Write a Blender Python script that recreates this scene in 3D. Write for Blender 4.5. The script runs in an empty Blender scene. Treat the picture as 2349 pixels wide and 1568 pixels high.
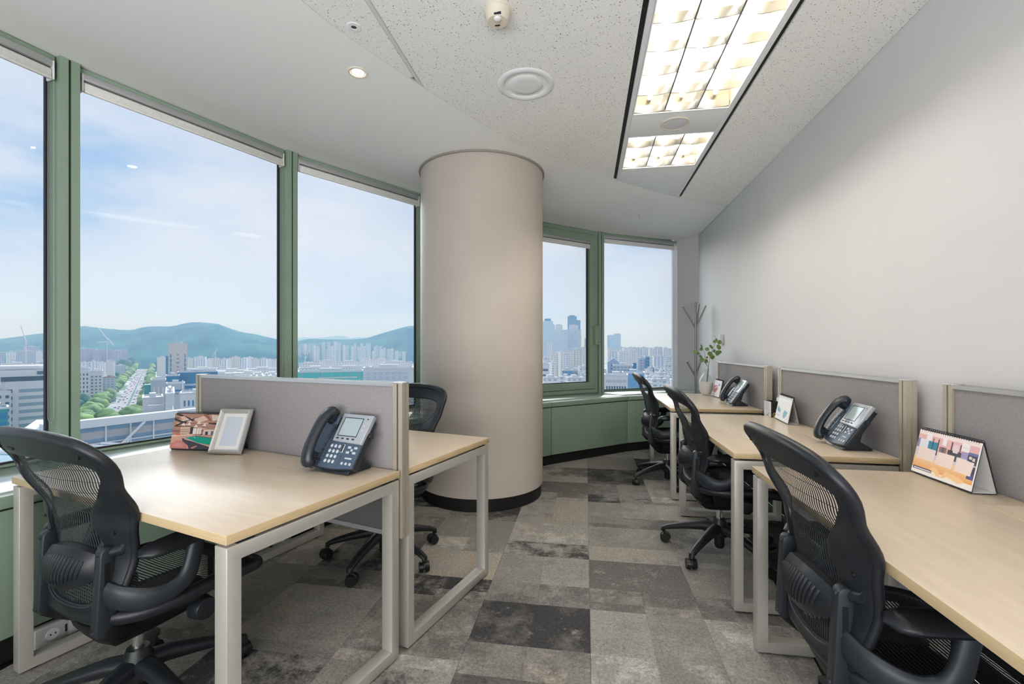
import bpy, bmesh, math, random
from mathutils import Vector, Matrix
random.seed(7)
SC = bpy.context.scene
COL = SC.collection
PI = math.pi

# ------------------------------------------------------------------ camera, world, sun, exposure
EYE = 1.21                      # camera height; horizon sits 13 px under the middle of the 2349x1568 frame
FPX = 1050.0
YAW = math.radians(9.117)
cam_d = bpy.data.cameras.new('camera')
cam = bpy.data.objects.new('camera', cam_d)
COL.objects.link(cam)
cam.location = (0, 0, EYE)
cam.rotation_euler = (PI / 2, 0, YAW)
cam_d.sensor_width = 36.0
cam_d.lens = FPX / 2349.0 * 36.0
cam_d.shift_y = 13.0 / 2349.0
cam_d.clip_start = 0.02
cam_d.clip_end = 30000
SC.camera = cam

world = bpy.data.worlds.new('overcast_sky')
SC.world = world
world.use_nodes = True
wn = world.node_tree.nodes
wl = world.node_tree.links
wn.clear()
w_out = wn.new('ShaderNodeOutputWorld')
w_bg = wn.new('ShaderNodeBackground')
w_tc = wn.new('ShaderNodeTexCoord')
w_map = wn.new('ShaderNodeMapping')
w_map.inputs['Location'].default_value = (0.35, 1.7, 0.4)
w_map.inputs['Scale'].default_value = (1.0, 1.0, 2.4)
w_map.inputs['Rotation'].default_value = (0, 0, 0.13)
w_n = wn.new('ShaderNodeTexNoise')
w_n.inputs['Scale'].default_value = 2.1
w_n.inputs['Detail'].default_value = 5.0
w_n.inputs['Roughness'].default_value = 0.52
w_r = wn.new('ShaderNodeValToRGB')
w_r.color_ramp.elements[0].position = 0.33
w_r.color_ramp.elements[0].color = (0.42, 0.61, 0.90, 1)
w_r.color_ramp.elements[1].position = 0.55
w_r.color_ramp.elements[1].color = (1.0, .965, 1.0, 1)
e = w_r.color_ramp.elements.new(0.43); e.color = (0.83, 0.86, 0.97, 1)
w_sep = wn.new('ShaderNodeSeparateXYZ')
w_h = wn.new('ShaderNodeMapRange')
w_h.inputs['From Min'].default_value = -0.02
w_h.inputs['From Max'].default_value = 0.22
w_mix = wn.new('ShaderNodeMixRGB')
w_mix.inputs['Color1'].default_value = (0.84, 0.90, 1.0, 1)   # milky horizon
wl.new(w_tc.outputs['Generated'], w_map.inputs['Vector'])
wl.new(w_map.outputs['Vector'], w_n.inputs['Vector'])
wl.new(w_n.outputs['Fac'], w_r.inputs['Fac'])
wl.new(w_tc.outputs['Generated'], w_sep.inputs['Vector'])
wl.new(w_sep.outputs['Z'], w_h.inputs['Value'])
wl.new(w_h.outputs['Result'], w_mix.inputs['Fac'])
wl.new(w_r.outputs['Color'], w_mix.inputs['Color2'])
wl.new(w_mix.outputs['Color'], w_bg.inputs['Color'])
wl.new(w_bg.outputs['Background'], w_out.inputs['Surface'])
SKY = 0.565
w_bg.inputs['Strength'].default_value = SKY

sun_d = bpy.data.lights.new('hazy_sun', 'SUN')
sun_d.energy = 4.4
sun_d.angle = math.radians(75)
sun_d.color = (0.96, 0.97, 1.0)
sun = bpy.data.objects.new('hazy_sun', sun_d)
COL.objects.link(sun)
sun.rotation_euler = Vector((0.26, -0.76, -0.58)).to_track_quat('-Z', 'Y').to_euler()
sun.location = (0, -60, 60)

TUBE_EMIT = 20.0
TUBE_EMIT_FAR = 34.0            # short fixture's tubes turned up to brighten the far end
TUBE_EMIT_REAR = 9.0                # fluorescent tubes (used by the fixture builder)
DOWNLIGHT_EMIT = 14.0
# added fill light, unseen behind the camera, tilted up to brighten the ceiling
fill_d = bpy.data.lights.new('added_fill_light', 'AREA')
fill_d.shape = 'RECTANGLE'; fill_d.size = 3.4; fill_d.size_y = 1.6
fill_d.energy = 100.0
fill_d.color = (0.98, 0.98, 1.0)
cor = bpy.data.objects.new('added_fill_light', fill_d)
COL.objects.link(cor)
cor.location = (-0.6, -2.0, 1.15)
cor.rotation_euler = (PI / 2 + math.radians(38), 0, 0)

vs = SC.view_settings
vs.view_transform = 'Standard'
vs.look = 'None'
vs.exposure = 0.88
vs.gamma = 1.0
vs.use_curve_mapping = False
SC.cycles.use_denoising = True
SC.cycles.max_bounces = 9
SC.cycles.diffuse_bounces = 6
SC.cycles.glossy_bounces = 3
SC.cycles.transmission_bounces = 4
SC.cycles.transparent_max_bounces = 12
SC.cycles.volume_bounces = 0
SC.cycles.sample_clamp_indirect = 6.0
SC.cycles.caustics_reflective = False
SC.cycles.caustics_refractive = False

# ------------------------------------------------------------------ helpers
class MB:
    """collects geometry, build() links it as ONE mesh object"""
    def __init__(s):
        s.v = []; s.f = []; s.m = []; s.cm = 0
    def add(s, vs, fs, M=None):
        n = len(s.v)
        for p in vs:
            p = Vector(p)
            s.v.append(M @ p if M is not None else p)
        for f in fs:
            s.f.append([i + n for i in f]); s.m.append(s.cm)
    def box(s, c, d, M=None, rz=0.0):
        x, y, z = d[0] / 2, d[1] / 2, d[2] / 2
        vs = [(-x, -y, -z), (x, -y, -z), (x, y, -z), (-x, y, -z), (-x, -y, z), (x, -y, z), (x, y, z), (-x, y, z)]
        T = Matrix.Translation(c) @ Matrix.Rotation(rz, 4, 'Z')
        if M is not None: T = M @ T
        s.add(vs, [(3, 2, 1, 0), (4, 5, 6, 7), (0, 1, 5, 4), (1, 2, 6, 5), (2, 3, 7, 6), (3, 0, 4, 7)], T)
    def span(s, a, b, M=None):
        s.box([(a[i] + b[i]) / 2 for i in range(3)], [abs(b[i] - a[i]) for i in range(3)], M)
    def cyl(s, p0, p1, r0, r1=None, n=16, M=None, caps=True):
        r1 = r0 if r1 is None else r1
        s.sweep([p0, p1], [r0, r1], n, M, caps)
    def sweep(s, pts, rad, n=10, M=None, caps=True, closed=False, up=None, phase=0.0):
        """round / elliptical tube along pts. rad: number, list of numbers, or list of (a,b)"""
        pts = [Vector(p) for p in pts]; k = len(pts)
        if not isinstance(rad, (list, tuple)): rad = [rad] * k
        if isinstance(rad, tuple): rad = [rad] * k
        rings = []; prev = None
        for i, p in enumerate(pts):
            if closed: t = pts[(i + 1) % k] - pts[i - 1]
            elif i == 0: t = pts[1] - pts[0]
            elif i == k - 1: t = pts[-1] - pts[-2]
            else: t = (pts[i + 1] - p).normalized() + (p - pts[i - 1]).normalized()
            t.normalize()
            u = Vector(up) if up is not None else (prev if prev is not None else (Vector((0, 0, 1)) if abs(t.z) < .9 else Vector((0, 1, 0))))
            u = u - t * u.dot(t)
            if u.length < 1e-6: u = t.orthogonal()
            u.normalize(); w = t.cross(u); prev = u
            r = rad[i]; a, b = (r if isinstance(r, (tuple, list)) else (r, r))
            rings.append([p + w * (a * math.cos(phase + 2 * PI * j / n)) + u * (b * math.sin(phase + 2 * PI * j / n)) for j in range(n)])
        vs = [q for R in rings for q in R]; fs = []
        for i in range(k if closed else k - 1):
            o, o2 = i * n, ((i + 1) % k) * n
            for j in range(n):
                fs.append((o + j, o + (j + 1) % n, o2 + (j + 1) % n, o2 + j))
        if caps and not closed:
            fs.append(tuple(reversed(range(n)))); fs.append(tuple(range((k - 1) * n, k * n)))
        s.add(vs, fs, M)
    def lathe(s, prof, n=32, M=None):
        vs = []; fs = []; k = len(prof)
        for r, z in prof:
            for j in range(n):
                vs.append((r * math.cos(2 * PI * j / n), r * math.sin(2 * PI * j / n), z))
        for i in range(k - 1):
            for j in range(n):
                fs.append((i * n + j, i * n + (j + 1) % n, (i + 1) * n + (j + 1) % n, (i + 1) * n + j))
        s.add(vs, fs, M)
    def prism(s, poly, z0, z1, M=None):
        n = len(poly)
        vs = [(p[0], p[1], z0) for p in poly] + [(p[0], p[1], z1) for p in poly]
        fs = [tuple(reversed(range(n))), tuple(range(n, 2 * n))] + [(i, (i + 1) % n, n + (i + 1) % n, n + i) for i in range(n)]
        s.add(vs, fs, M)
    def grid(s, P, M=None, closed_u=False):
        """P[i][j] points"""
        a, b = len(P), len(P[0])
        vs = [q for R in P for q in R]; fs = []
        for i in range(a - 1):
            for j in range(b if closed_u else b - 1):
                fs.append((i * b + j, i * b + (j + 1) % b, (i + 1) * b + (j + 1) % b, (i + 1) * b + j))
        s.add(vs, fs, M)
    def ring(s, axis, lo, hi, t, a0, a1, M=None):
        """one-piece rectangular frame: lo/hi = (u,v) corners, t = bar width (or (tu,tv)), a0..a1 = depth along axis"""
        tu, tv = t if isinstance(t, tuple) else (t, t)
        out = [(lo[0], lo[1]), (hi[0], lo[1]), (hi[0], hi[1]), (lo[0], hi[1])]
        inn = [(lo[0] + tu, lo[1] + tv), (hi[0] - tu, lo[1] + tv), (hi[0] - tu, hi[1] - tv), (lo[0] + tu, hi[1] - tv)]
        def P(p, d): return (d, p[0], p[1]) if axis == 'x' else ((p[0], d, p[1]) if axis == 'y' else (p[0], p[1], d))
        vs = [P(p, a0) for p in out + inn] + [P(p, a1) for p in out + inn]; fs = []
        for i in range(4):
            j = (i + 1) % 4
            fs += [(i, j, 4 + j, 4 + i), (8 + i, 12 + i, 12 + j, 8 + j), (i, 8 + i, 8 + j, j), (4 + i, 4 + j, 12 + j, 12 + i)]
        s.add(vs, fs, M)
    def extrude(s, prof, axis, a0, a1, M=None):
        """closed profile (u,v) pushed along axis x, y or z"""
        def P(p, d): return (d, p[0], p[1]) if axis == 'x' else ((p[0], d, p[1]) if axis == 'y' else (p[0], p[1], d))
        n = len(prof); vs = [P(p, a0) for p in prof] + [P(p, a1) for p in prof]
        s.add(vs, [tuple(reversed(range(n))), tuple(range(n, 2 * n))] + [(i, (i + 1) % n, n + (i + 1) % n, n + i) for i in range(n)], M)
    def quad(s, a, b, c, d, M=None):
        s.add([a, b, c, d], [(0, 1, 2, 3)], M)
    def ell(s, c, r, M=None, nu=16, nv=10):
        vs = []; fs = []
        for i in range(nv + 1):
            th = PI * i / nv
            for j in range(nu):
                ph = 2 * PI * j / nu
                vs.append((c[0] + r[0] * math.sin(th) * math.cos(ph), c[1] + r[1] * math.sin(th) * math.sin(ph), c[2] + r[2] * math.cos(th)))
        for i in range(nv):
            for j in range(nu):
                fs.append((i * nu + j, (i + 1) * nu + j, (i + 1) * nu + (j + 1) % nu, i * nu + (j + 1) % nu))
        s.add(vs, fs, M)
    def mesh(s, name, mats, smooth=False, bevel=0.0, seg=2, angle=32):
        me = bpy.data.meshes.new(name)
        me.from_pydata([tuple(v) for v in s.v], [], s.f)
        if not isinstance(mats, (list, tuple)): mats = [mats]
        for m in mats: me.materials.append(m)
        if len(mats) > 1: me.polygons.foreach_set('material_index', s.m)
        bm = bmesh.new(); bm.from_mesh(me)
        bmesh.ops.remove_doubles(bm, verts=bm.verts, dist=1e-6)
        bmesh.ops.recalc_face_normals(bm, faces=bm.faces)
        if bevel > 0:
            ed = [e for e in bm.edges if len(e.link_faces) == 2 and e.calc_face_angle(0) > math.radians(angle)]
            bmesh.ops.bevel(bm, geom=ed, offset=bevel, segments=seg, profile=0.5, affect='EDGES', clamp_overlap=True)
        if smooth or bevel > 0:
            for f in bm.faces: f.smooth = True
            for e in bm.edges:
                if len(e.link_faces) == 2 and e.calc_face_angle(0) > math.radians(40 if smooth else 50): e.smooth = False
        bm.to_mesh(me); bm.free()
        return me
    def build(s, name, mats, parent=None, smooth=False, bevel=0.0, seg=2, angle=32, **props):
        o = bpy.data.objects.new(name, s.mesh(name, mats, smooth, bevel, seg, angle))
        COL.objects.link(o)
        if parent is not None: o.parent = parent
        for k, v in props.items(): o[k] = v
        return o

def thing(name, label, cat, loc=(0, 0, 0), rz=0.0, group=None):
    o = bpy.data.objects.new(name, None); COL.objects.link(o)
    o.empty_display_size = 0.1
    o.location = loc; o.rotation_euler = (0, 0, rz)
    o['label'] = label; o['category'] = cat
    if group: o['group'] = group
    return o
def tag(o, label, cat, group=None):
    o['label'] = label; o['category'] = cat
    if group: o['group'] = group
    return o
def struct(o, label=None):
    o['kind'] = 'structure'
    if label: o['label'] = label
    return o
def copy_tree(o, parent=None):
    c = o.copy(); COL.objects.link(c)
    if parent is not None: c.parent = parent
    for ch in list(o.children): copy_tree(ch, c)
    return c
def share(src, name, parent=None, loc=(0, 0, 0), rz=0.0, scale=None):
    """another object on the same mesh data"""
    o = bpy.data.objects.new(name, src.data); COL.objects.link(o)
    o.location = loc; o.rotation_euler = (0, 0, rz)
    if scale: o.scale = scale
    if parent is not None: o.parent = parent
    return o
def bez(pts, n=8):
    """Catmull-Rom through pts"""
    P = [Vector(p) for p in pts]; P = [P[0] * 2 - P[1]] + P + [P[-1] * 2 - P[-2]]
    out = []
    for i in range(1, len(P) - 2):
        for k in range(n):
            t = k / n; a, b, c, d = P[i - 1], P[i], P[i + 1], P[i + 2]
            out.append(0.5 * ((2 * b) + (c - a) * t + (2 * a - 5 * b + 4 * c - d) * t * t + (3 * b - a - 3 * c + d) * t ** 3))
    out.append(P[-2]); return out
def lerp(a, b, t): return a + (b - a) * t
def curve1(keys, x):
    if x <= keys[0][0]: return keys[0][1]
    for (a, va), (b, vb) in zip(keys, keys[1:]):
        if x <= b:
            t = (x - a) / (b - a); t = t * t * (3 - 2 * t)
            return va + (vb - va) * t
    return keys[-1][1]
def clip(poly, region):
    """Sutherland-Hodgman, region convex and counter-clockwise"""
    out = list(poly)
    for i in range(len(region)):
        a, b = region[i], region[(i + 1) % len(region)]
        src, out = out, []
        side = lambda p: (b[0] - a[0]) * (p[1] - a[1]) - (b[1] - a[1]) * (p[0] - a[0])
        for k in range(len(src)):
            p, q = src[k - 1], src[k]; sp, sq = side(p), side(q)
            if (sp >= 0) != (sq >= 0):
                t = sp / (sp - sq); out.append((p[0] + (q[0] - p[0]) * t, p[1] + (q[1] - p[1]) * t))
            if sq >= 0: out.append(q)
        if not out: return []
    return out
def area(poly):
    return abs(sum(poly[i - 1][0] * poly[i][1] - poly[i][0] * poly[i - 1][1] for i in range(len(poly)))) / 2

# where things stand, from the survey of the photograph (metres)
FV = Vector((-math.sin(YAW), math.cos(YAW))); RV = Vector((math.cos(YAW), math.sin(YAW)))
def ground(px, d):
    """plan position at forward distance d in the direction of picture column px"""
    p = FV * d + RV * ((px - 1174.5) * d / FPX)
    return (p.x, p.y)
def height(py, d): return EYE + d * (797.0 - py) / FPX

# ------------------------------------------------------------------ materials
MATS = {}
def mat(name, col, rough=0.5, metal=0.0, spec=0.5, emit=None, es=0.0, alpha=None, trans=0.0, ior=1.45, coat=0.0):
    m = bpy.data.materials.new(name); m.use_nodes = True
    b = m.node_tree.nodes['Principled BSDF']
    b.inputs['Base Color'].default_value = (*col, 1)
    b.inputs['Roughness'].default_value = rough
    b.inputs['Metallic'].default_value = metal
    b.inputs['Specular IOR Level'].default_value = spec
    b.inputs['Transmission Weight'].default_value = trans
    b.inputs['IOR'].default_value = ior
    b.inputs['Coat Weight'].default_value = coat
    if emit:
        b.inputs['Emission Color'].default_value = (*emit, 1); b.inputs['Emission Strength'].default_value = es
    MATS[name] = m
    return m
def nodes(m): return m.node_tree.nodes, m.node_tree.links, m.node_tree.nodes['Principled BSDF']
def noise_col(m, c1, c2, scale, detail=4.0, stretch=(1, 1, 1), lo=0.35, hi=0.65, coord='Object', rough_vary=None, bump=0.0, bscale=None):
    N, L, b = nodes(m)
    tc = N.new('ShaderNodeTexCoord'); mp = N.new('ShaderNodeMapping'); mp.inputs['Scale'].default_value = stretch
    nz = N.new('ShaderNodeTexNoise'); nz.inputs['Scale'].default_value = scale; nz.inputs['Detail'].default_value = detail
    rp = N.new('ShaderNodeValToRGB')
    rp.color_ramp.elements[0].position = lo; rp.color_ramp.elements[0].color = (*c1, 1)
    rp.color_ramp.elements[1].position = hi; rp.color_ramp.elements[1].color = (*c2, 1)
    L.new(tc.outputs[coord], mp.inputs['Vector']); L.new(mp.outputs['Vector'], nz.inputs['Vector'])
    L.new(nz.outputs['Fac'], rp.inputs['Fac']); L.new(rp.outputs['Color'], b.inputs['Base Color'])
    if bump:
        n2 = nz
        if bscale:
            n2 = N.new('ShaderNodeTexNoise'); n2.inputs['Scale'].default_value = bscale; n2.inputs['Detail'].default_value = 3
            L.new(mp.outputs['Vector'], n2.inputs['Vector'])
        bp = N.new('ShaderNodeBump'); bp.inputs['Strength'].default_value = bump; bp.inputs['Distance'].default_value = 0.002
        L.new(n2.outputs['Fac'], bp.inputs['Height']); L.new(bp.outputs['Normal'], b.inputs['Normal'])
    return m

M_WALL = noise_col(mat('wall_paint', (.74, .73, .72), .55, spec=.3), (.635, .625, .637), (.66, .65, .662), 1.2, 3)
M_SOFFIT = mat('soffit_paint', (.90, .90, .89), .6, spec=.2)
M_COLUMN = noise_col(mat('column_paint', (.68, .62, .56), .45, spec=.35), (.50, .45, .395), (.535, .485, .43), 2.0, 3)
M_GREEN = noise_col(mat('green_frame_paint', (.25, .36, .26), .35, spec=.5), (.25, .345, .26), (.275, .37, .28), 3.0, 3)
M_SILL = noise_col(mat('pale_green_sill_paint', (.40, .50, .44), .14, spec=.6), (.39, .49, .43), (.43, .53, .47), 4.0, 3)
M_BLACK = mat('black_rubber', (.012, .012, .012), .5, spec=.35)
M_GASKET = mat('dark_gasket', (.02, .022, .03), .5)
M_ALU = mat('anodised_aluminium', (.56, .57, .58), .38, metal=.75)
M_BLIND = noise_col(mat('white_blind_fabric', (.78, .77, .74), .8), (.75, .74, .71), (.80, .79, .76), 60, 2)
M_WHITE = mat('white_plastic', (.78, .78, .77), .4)
M_CREAM = mat('cream_plastic', (.70, .63, .52), .45)
M_WHITEMETAL = mat('white_sheet_metal', (.80, .81, .82), .45, spec=.4)
M_SLOT = mat('black_slot', (.008, .008, .008), .6)
M_TBAR = mat('tbar_enamel', (.66, .66, .60), .4)
M_GREYBOX = mat('grey_socket_plastic', (.55, .55, .54), .45)
M_CHROME = mat('chrome', (.75, .76, .78), .18, metal=1.0)

# mirror louvre metal
M_LOUVRE = mat('mirror_louvre_metal', (.30, .30, .29), .25, metal=.85)
M_REFLECT = mat('fixture_reflector', (.50, .46, .36), .45, metal=.3)
M_TUBE = mat('fluorescent_tube', (.9, .9, .85), .3, emit=(1.0, .92, .82), es=TUBE_EMIT)
M_TUBE2 = mat('fluorescent_tube_rear', (.9, .9, .85), .3, emit=(1.0, .92, .82), es=TUBE_EMIT_REAR)
M_TUBE3 = mat('fluorescent_tube_short', (.9, .9, .85), .3, emit=(1.0, .92, .82), es=TUBE_EMIT_FAR)
M_DOWN = mat('downlight_lens', (.9, .85, .8), .3, emit=(1.0, .80, .55), es=DOWNLIGHT_EMIT)
M_DOWNRING = mat('downlight_ring', (.80, .72, .60), .35)

# ceiling mineral tile with pinholes
def make_ceiling_tile():
    m = mat('mineral_ceiling_tile', (.76, .755, .73), .85, spec=.1)
    N, L, b = nodes(m)
    tc = N.new('ShaderNodeTexCoord')
    geo = N.new('ShaderNodeNewGeometry')
    vo = N.new('ShaderNodeTexVoronoi'); vo.inputs['Scale'].default_value = 78; vo.inputs['Randomness'].default_value = 1
    nz = N.new('ShaderNodeTexNoise'); nz.inputs['Scale'].default_value = 75; nz.inputs['Detail'].default_value = 2
    dist = N.new('ShaderNodeVectorMath'); dist.operation = 'MULTIPLY_ADD'
    dist.inputs[1].default_value = (.012, .012, .0)
    lt = N.new('ShaderNodeMath'); lt.operation = 'LESS_THAN'; lt.inputs[1].default_value = 0.185
    sel = N.new('ShaderNodeSeparateColor'); g2 = N.new('ShaderNodeMath'); g2.operation = 'GREATER_THAN'; g2.inputs[1].default_value = .30
    mul = N.new('ShaderNodeMath'); mul.operation = 'MULTIPLY'
    v2 = N.new('ShaderNodeTexVoronoi'); v2.inputs['Scale'].default_value = 120
    l2 = N.new('ShaderNodeMath'); l2.operation = 'LESS_THAN'; l2.inputs[1].default_value = .17
    l2b = N.new('ShaderNodeMath'); l2b.operation = 'MULTIPLY'; l2b.inputs[1].default_value = .55
    mx = N.new('ShaderNodeMath'); mx.operation = 'MAXIMUM'
    mix = N.new('ShaderNodeMixRGB'); mix.inputs['Color1'].default_value = (.87, .865, .84, 1); mix.inputs['Color2'].default_value = (.20, .19, .17, 1)
    L.new(geo.outputs['Position'], nz.inputs['Vector'])
    L.new(nz.outputs['Color'], dist.inputs[0]); L.new(geo.outputs['Position'], dist.inputs[2])
    L.new(dist.outputs[0], vo.inputs['Vector']); L.new(vo.outputs['Distance'], lt.inputs[0])
    L.new(vo.outputs['Color'], sel.inputs[0]); L.new(sel.outputs[0], g2.inputs[0])
    L.new(lt.outputs[0], mul.inputs[0]); L.new(g2.outputs[0], mul.inputs[1])
    L.new(geo.outputs['Position'], v2.inputs['Vector']); L.new(v2.outputs['Distance'], l2.inputs[0]); L.new(l2.outputs[0], l2b.inputs[0])
    L.new(mul.outputs[0], mx.inputs[0]); L.new(l2b.outputs[0], mx.inputs[1])
    L.new(mx.outputs[0], mix.inputs['Fac']); L.new(mix.outputs['Color'], b.inputs['Base Color'])
    return m
M_CTILE = make_ceiling_tile()

# carpet: every tile its own tone, worn blocks and fibres inside
def make_carpet():
    m = mat('patchwork_carpet', (.2, .19, .18), .95, spec=.05)
    N, L, b = nodes(m)
    geo = N.new('ShaderNodeNewGeometry'); oi = N.new('ShaderNodeObjectInfo')
    tc = N.new('ShaderNodeTexCoord')
    def M(op, a, b_, clampit=False):
        n = N.new('ShaderNodeMath'); n.operation = op; n.use_clamp = clampit
        for k, x in ((0, a), (1, b_)):
            if isinstance(x, (int, float)): n.inputs[k].default_value = x
            else: L.new(x, n.inputs[k])
        return n.outputs[0]
    def noise(scale, detail, rough=.5, vec=None):
        n = N.new('ShaderNodeTexNoise'); n.inputs['Scale'].default_value = scale; n.inputs['Detail'].default_value = detail; n.inputs['Roughness'].default_value = rough
        L.new(vec or geo.outputs['Position'], n.inputs['Vector']); return n.outputs['Fac']
    def step(fac, lo, hi):
        n = N.new('ShaderNodeMapRange'); n.inputs['From Min'].default_value = lo; n.inputs['From Max'].default_value = hi; L.new(fac, n.inputs['Value']); return n.outputs['Result']
    def palette(fac):
        rp = N.new('ShaderNodeValToRGB'); rp.color_ramp.interpolation = 'CONSTANT'; E_ = rp.color_ramp.elements
        cols = [(0, (.066, .066, .068)), (.16, (.165, .158, .148)), (.40, (.26, .247, .228)), (.62, (.34, .322, .292)), (.80, (.40, .355, .30)), (.92, (.50, .48, .445))]
        E_[0].position = 0; E_[0].color = (*cols[0][1], 1); E_[1].position = cols[1][0]; E_[1].color = (*cols[1][1], 1)
        for p, c in cols[2:]: e = E_.new(p); e.color = (*c, 1)
        L.new(fac, rp.inputs['Fac']); return rp.outputs['Color']
    def mixc(fac, c1, c2):
        n = N.new('ShaderNodeMixRGB'); L.new(fac, n.inputs['Fac']); L.new(c1, n.inputs['Color1']); L.new(c2, n.inputs['Color2']); return n.outputs['Color']
    def block(sx, sy, seed):
        mp = N.new('ShaderNodeMapping'); mp.inputs['Scale'].default_value = (sx, sy, 0); mp.inputs['Location'].default_value = (seed, seed * .37, 0); L.new(tc.outputs['Object'], mp.inputs['Vector'])
        fl = N.new('ShaderNodeVectorMath'); fl.operation = 'FLOOR'; L.new(mp.outputs['Vector'], fl.inputs[0])
        w = N.new('ShaderNodeTexWhiteNoise'); w.noise_dimensions = '4D'; L.new(fl.outputs[0], w.inputs['Vector']); L.new(M('ADD', M('MULTIPLY', oi.outputs['Random'], 91.7), seed), w.inputs['W'])
        return w.outputs['Value']
    worn = noise(4.6, 12, .76); worn2 = noise(8.0, 11, .80)
    b1 = block(2.0, 3.0, .5); b2 = block(2.0, 2.0, 1.0)
    base = palette(M('ADD', M('MULTIPLY', oi.outputs['Random'], .42), .28))
    c = mixc(step(M('ADD', worn, M('MULTIPLY', M('SUBTRACT', b2, .5), .17)), .43, .56), base, palette(b1))
    c = mixc(step(M('ADD', worn2, M('MULTIPLY', M('SUBTRACT', b1, .5), .16)), .52, .62), c, palette(M('ADD', M('MULTIPLY', b2, .5), .42)))
    speck = noise(230, 2); grain = noise(75, 3)
    t = M('ADD', M('MULTIPLY', M('SUBTRACT', speck, .5), 1.5), M('MULTIPLY', M('SUBTRACT', grain, .5), 1.0))
    hs = N.new('ShaderNodeHueSaturation'); L.new(c, hs.inputs['Color']); L.new(M('MAXIMUM', M('ADD', t, 1.0), .25), hs.inputs['Value'])
    L.new(hs.outputs['Color'], b.inputs['Base Color'])
    bp = N.new('ShaderNodeBump'); bp.inputs['Strength'].default_value = .5; bp.inputs['Distance'].default_value = .004
    L.new(speck, bp.inputs['Height']); L.new(bp.outputs['Normal'], b.inputs['Normal'])
    return m
M_CARPET = make_carpet()

# window glass: tinted, a little mirror at a slant
def make_glass(name, tint, refl=1.0):
    m = bpy.data.materials.new(name); m.use_nodes = True
    N, L = m.node_tree.nodes, m.node_tree.links; N.clear()
    o = N.new('ShaderNodeOutputMaterial'); t = N.new('ShaderNodeBsdfTransparent'); g = N.new('ShaderNodeBsdfGlossy')
    t.inputs['Color'].default_value = (*tint, 1); g.inputs['Roughness'].default_value = .0; g.inputs['Color'].default_value = (refl, refl, refl, 1)
    fr = N.new('ShaderNodeFresnel'); fr.inputs['IOR'].default_value = 1.42
    mx = N.new('ShaderNodeMixShader')
    L.new(fr.outputs['Fac'], mx.inputs['Fac']); L.new(t.outputs[0], mx.inputs[1]); L.new(g.outputs[0], mx.inputs[2]); L.new(mx.outputs[0], o.inputs['Surface'])
    MATS[name] = m; return m
M_GLASS = make_glass('tinted_window_glass', (.86, .905, .94), .55)
def make_clear():
    m = bpy.data.materials.new('clear_glass'); m.use_nodes = True
    N, L = m.node_tree.nodes, m.node_tree.links; N.clear()
    o = N.new('ShaderNodeOutputMaterial'); t = N.new('ShaderNodeBsdfTransparent'); g = N.new('ShaderNodeBsdfGlossy'); g.inputs['Roughness'].default_value = .05
    t.inputs['Color'].default_value = (.96, .965, .97, 1)
    lw = N.new('ShaderNodeLayerWeight'); lw.inputs['Blend'].default_value = .25
    k = N.new('ShaderNodeMath'); k.operation = 'MULTIPLY'; k.inputs[1].default_value = .22; L.new(lw.outputs['Facing'], k.inputs[0])
    mx = N.new('ShaderNodeMixShader'); L.new(k.outputs[0], mx.inputs['Fac']); L.new(t.outputs[0], mx.inputs[1]); L.new(g.outputs[0], mx.inputs[2]); L.new(mx.outputs[0], o.inputs['Surface'])
    MATS['clear_glass'] = m; return m
M_CLEAR = make_clear()

def make_wood(name, c1, c2, rough, stretch, scale=9, spec=.5):
    m = mat(name, c1, rough, spec=spec)
    return noise_col(m, c1, c2, scale, 5, stretch, .3, .7)
M_DESK = make_wood('beech_laminate', (.57, .47, .355), (.63, .53, .405), .30, (1.2, 9, 1), 5)
M_EDGE = make_wood('beech_edge_band', (.46, .335, .18), (.60, .46, .27), .45, (1.5, 1.5, 60), 8)
M_FRAME = mat('satin_grey_steel', (.47, .45, .405), .42, metal=.35)
M_SCREEN = noise_col(mat('mauve_grey_fabric', (.29, .275, .28), .9, spec=.1), (.27, .255, .26), (.31, .295, .30), 160, 2, bump=.3)
M_POST = mat('champagne_aluminium', (.52, .47, .38), .4, metal=.55)
M_MODESTY = mat('dark_board_and_shade', (.085, .085, .085), .6)

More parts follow.
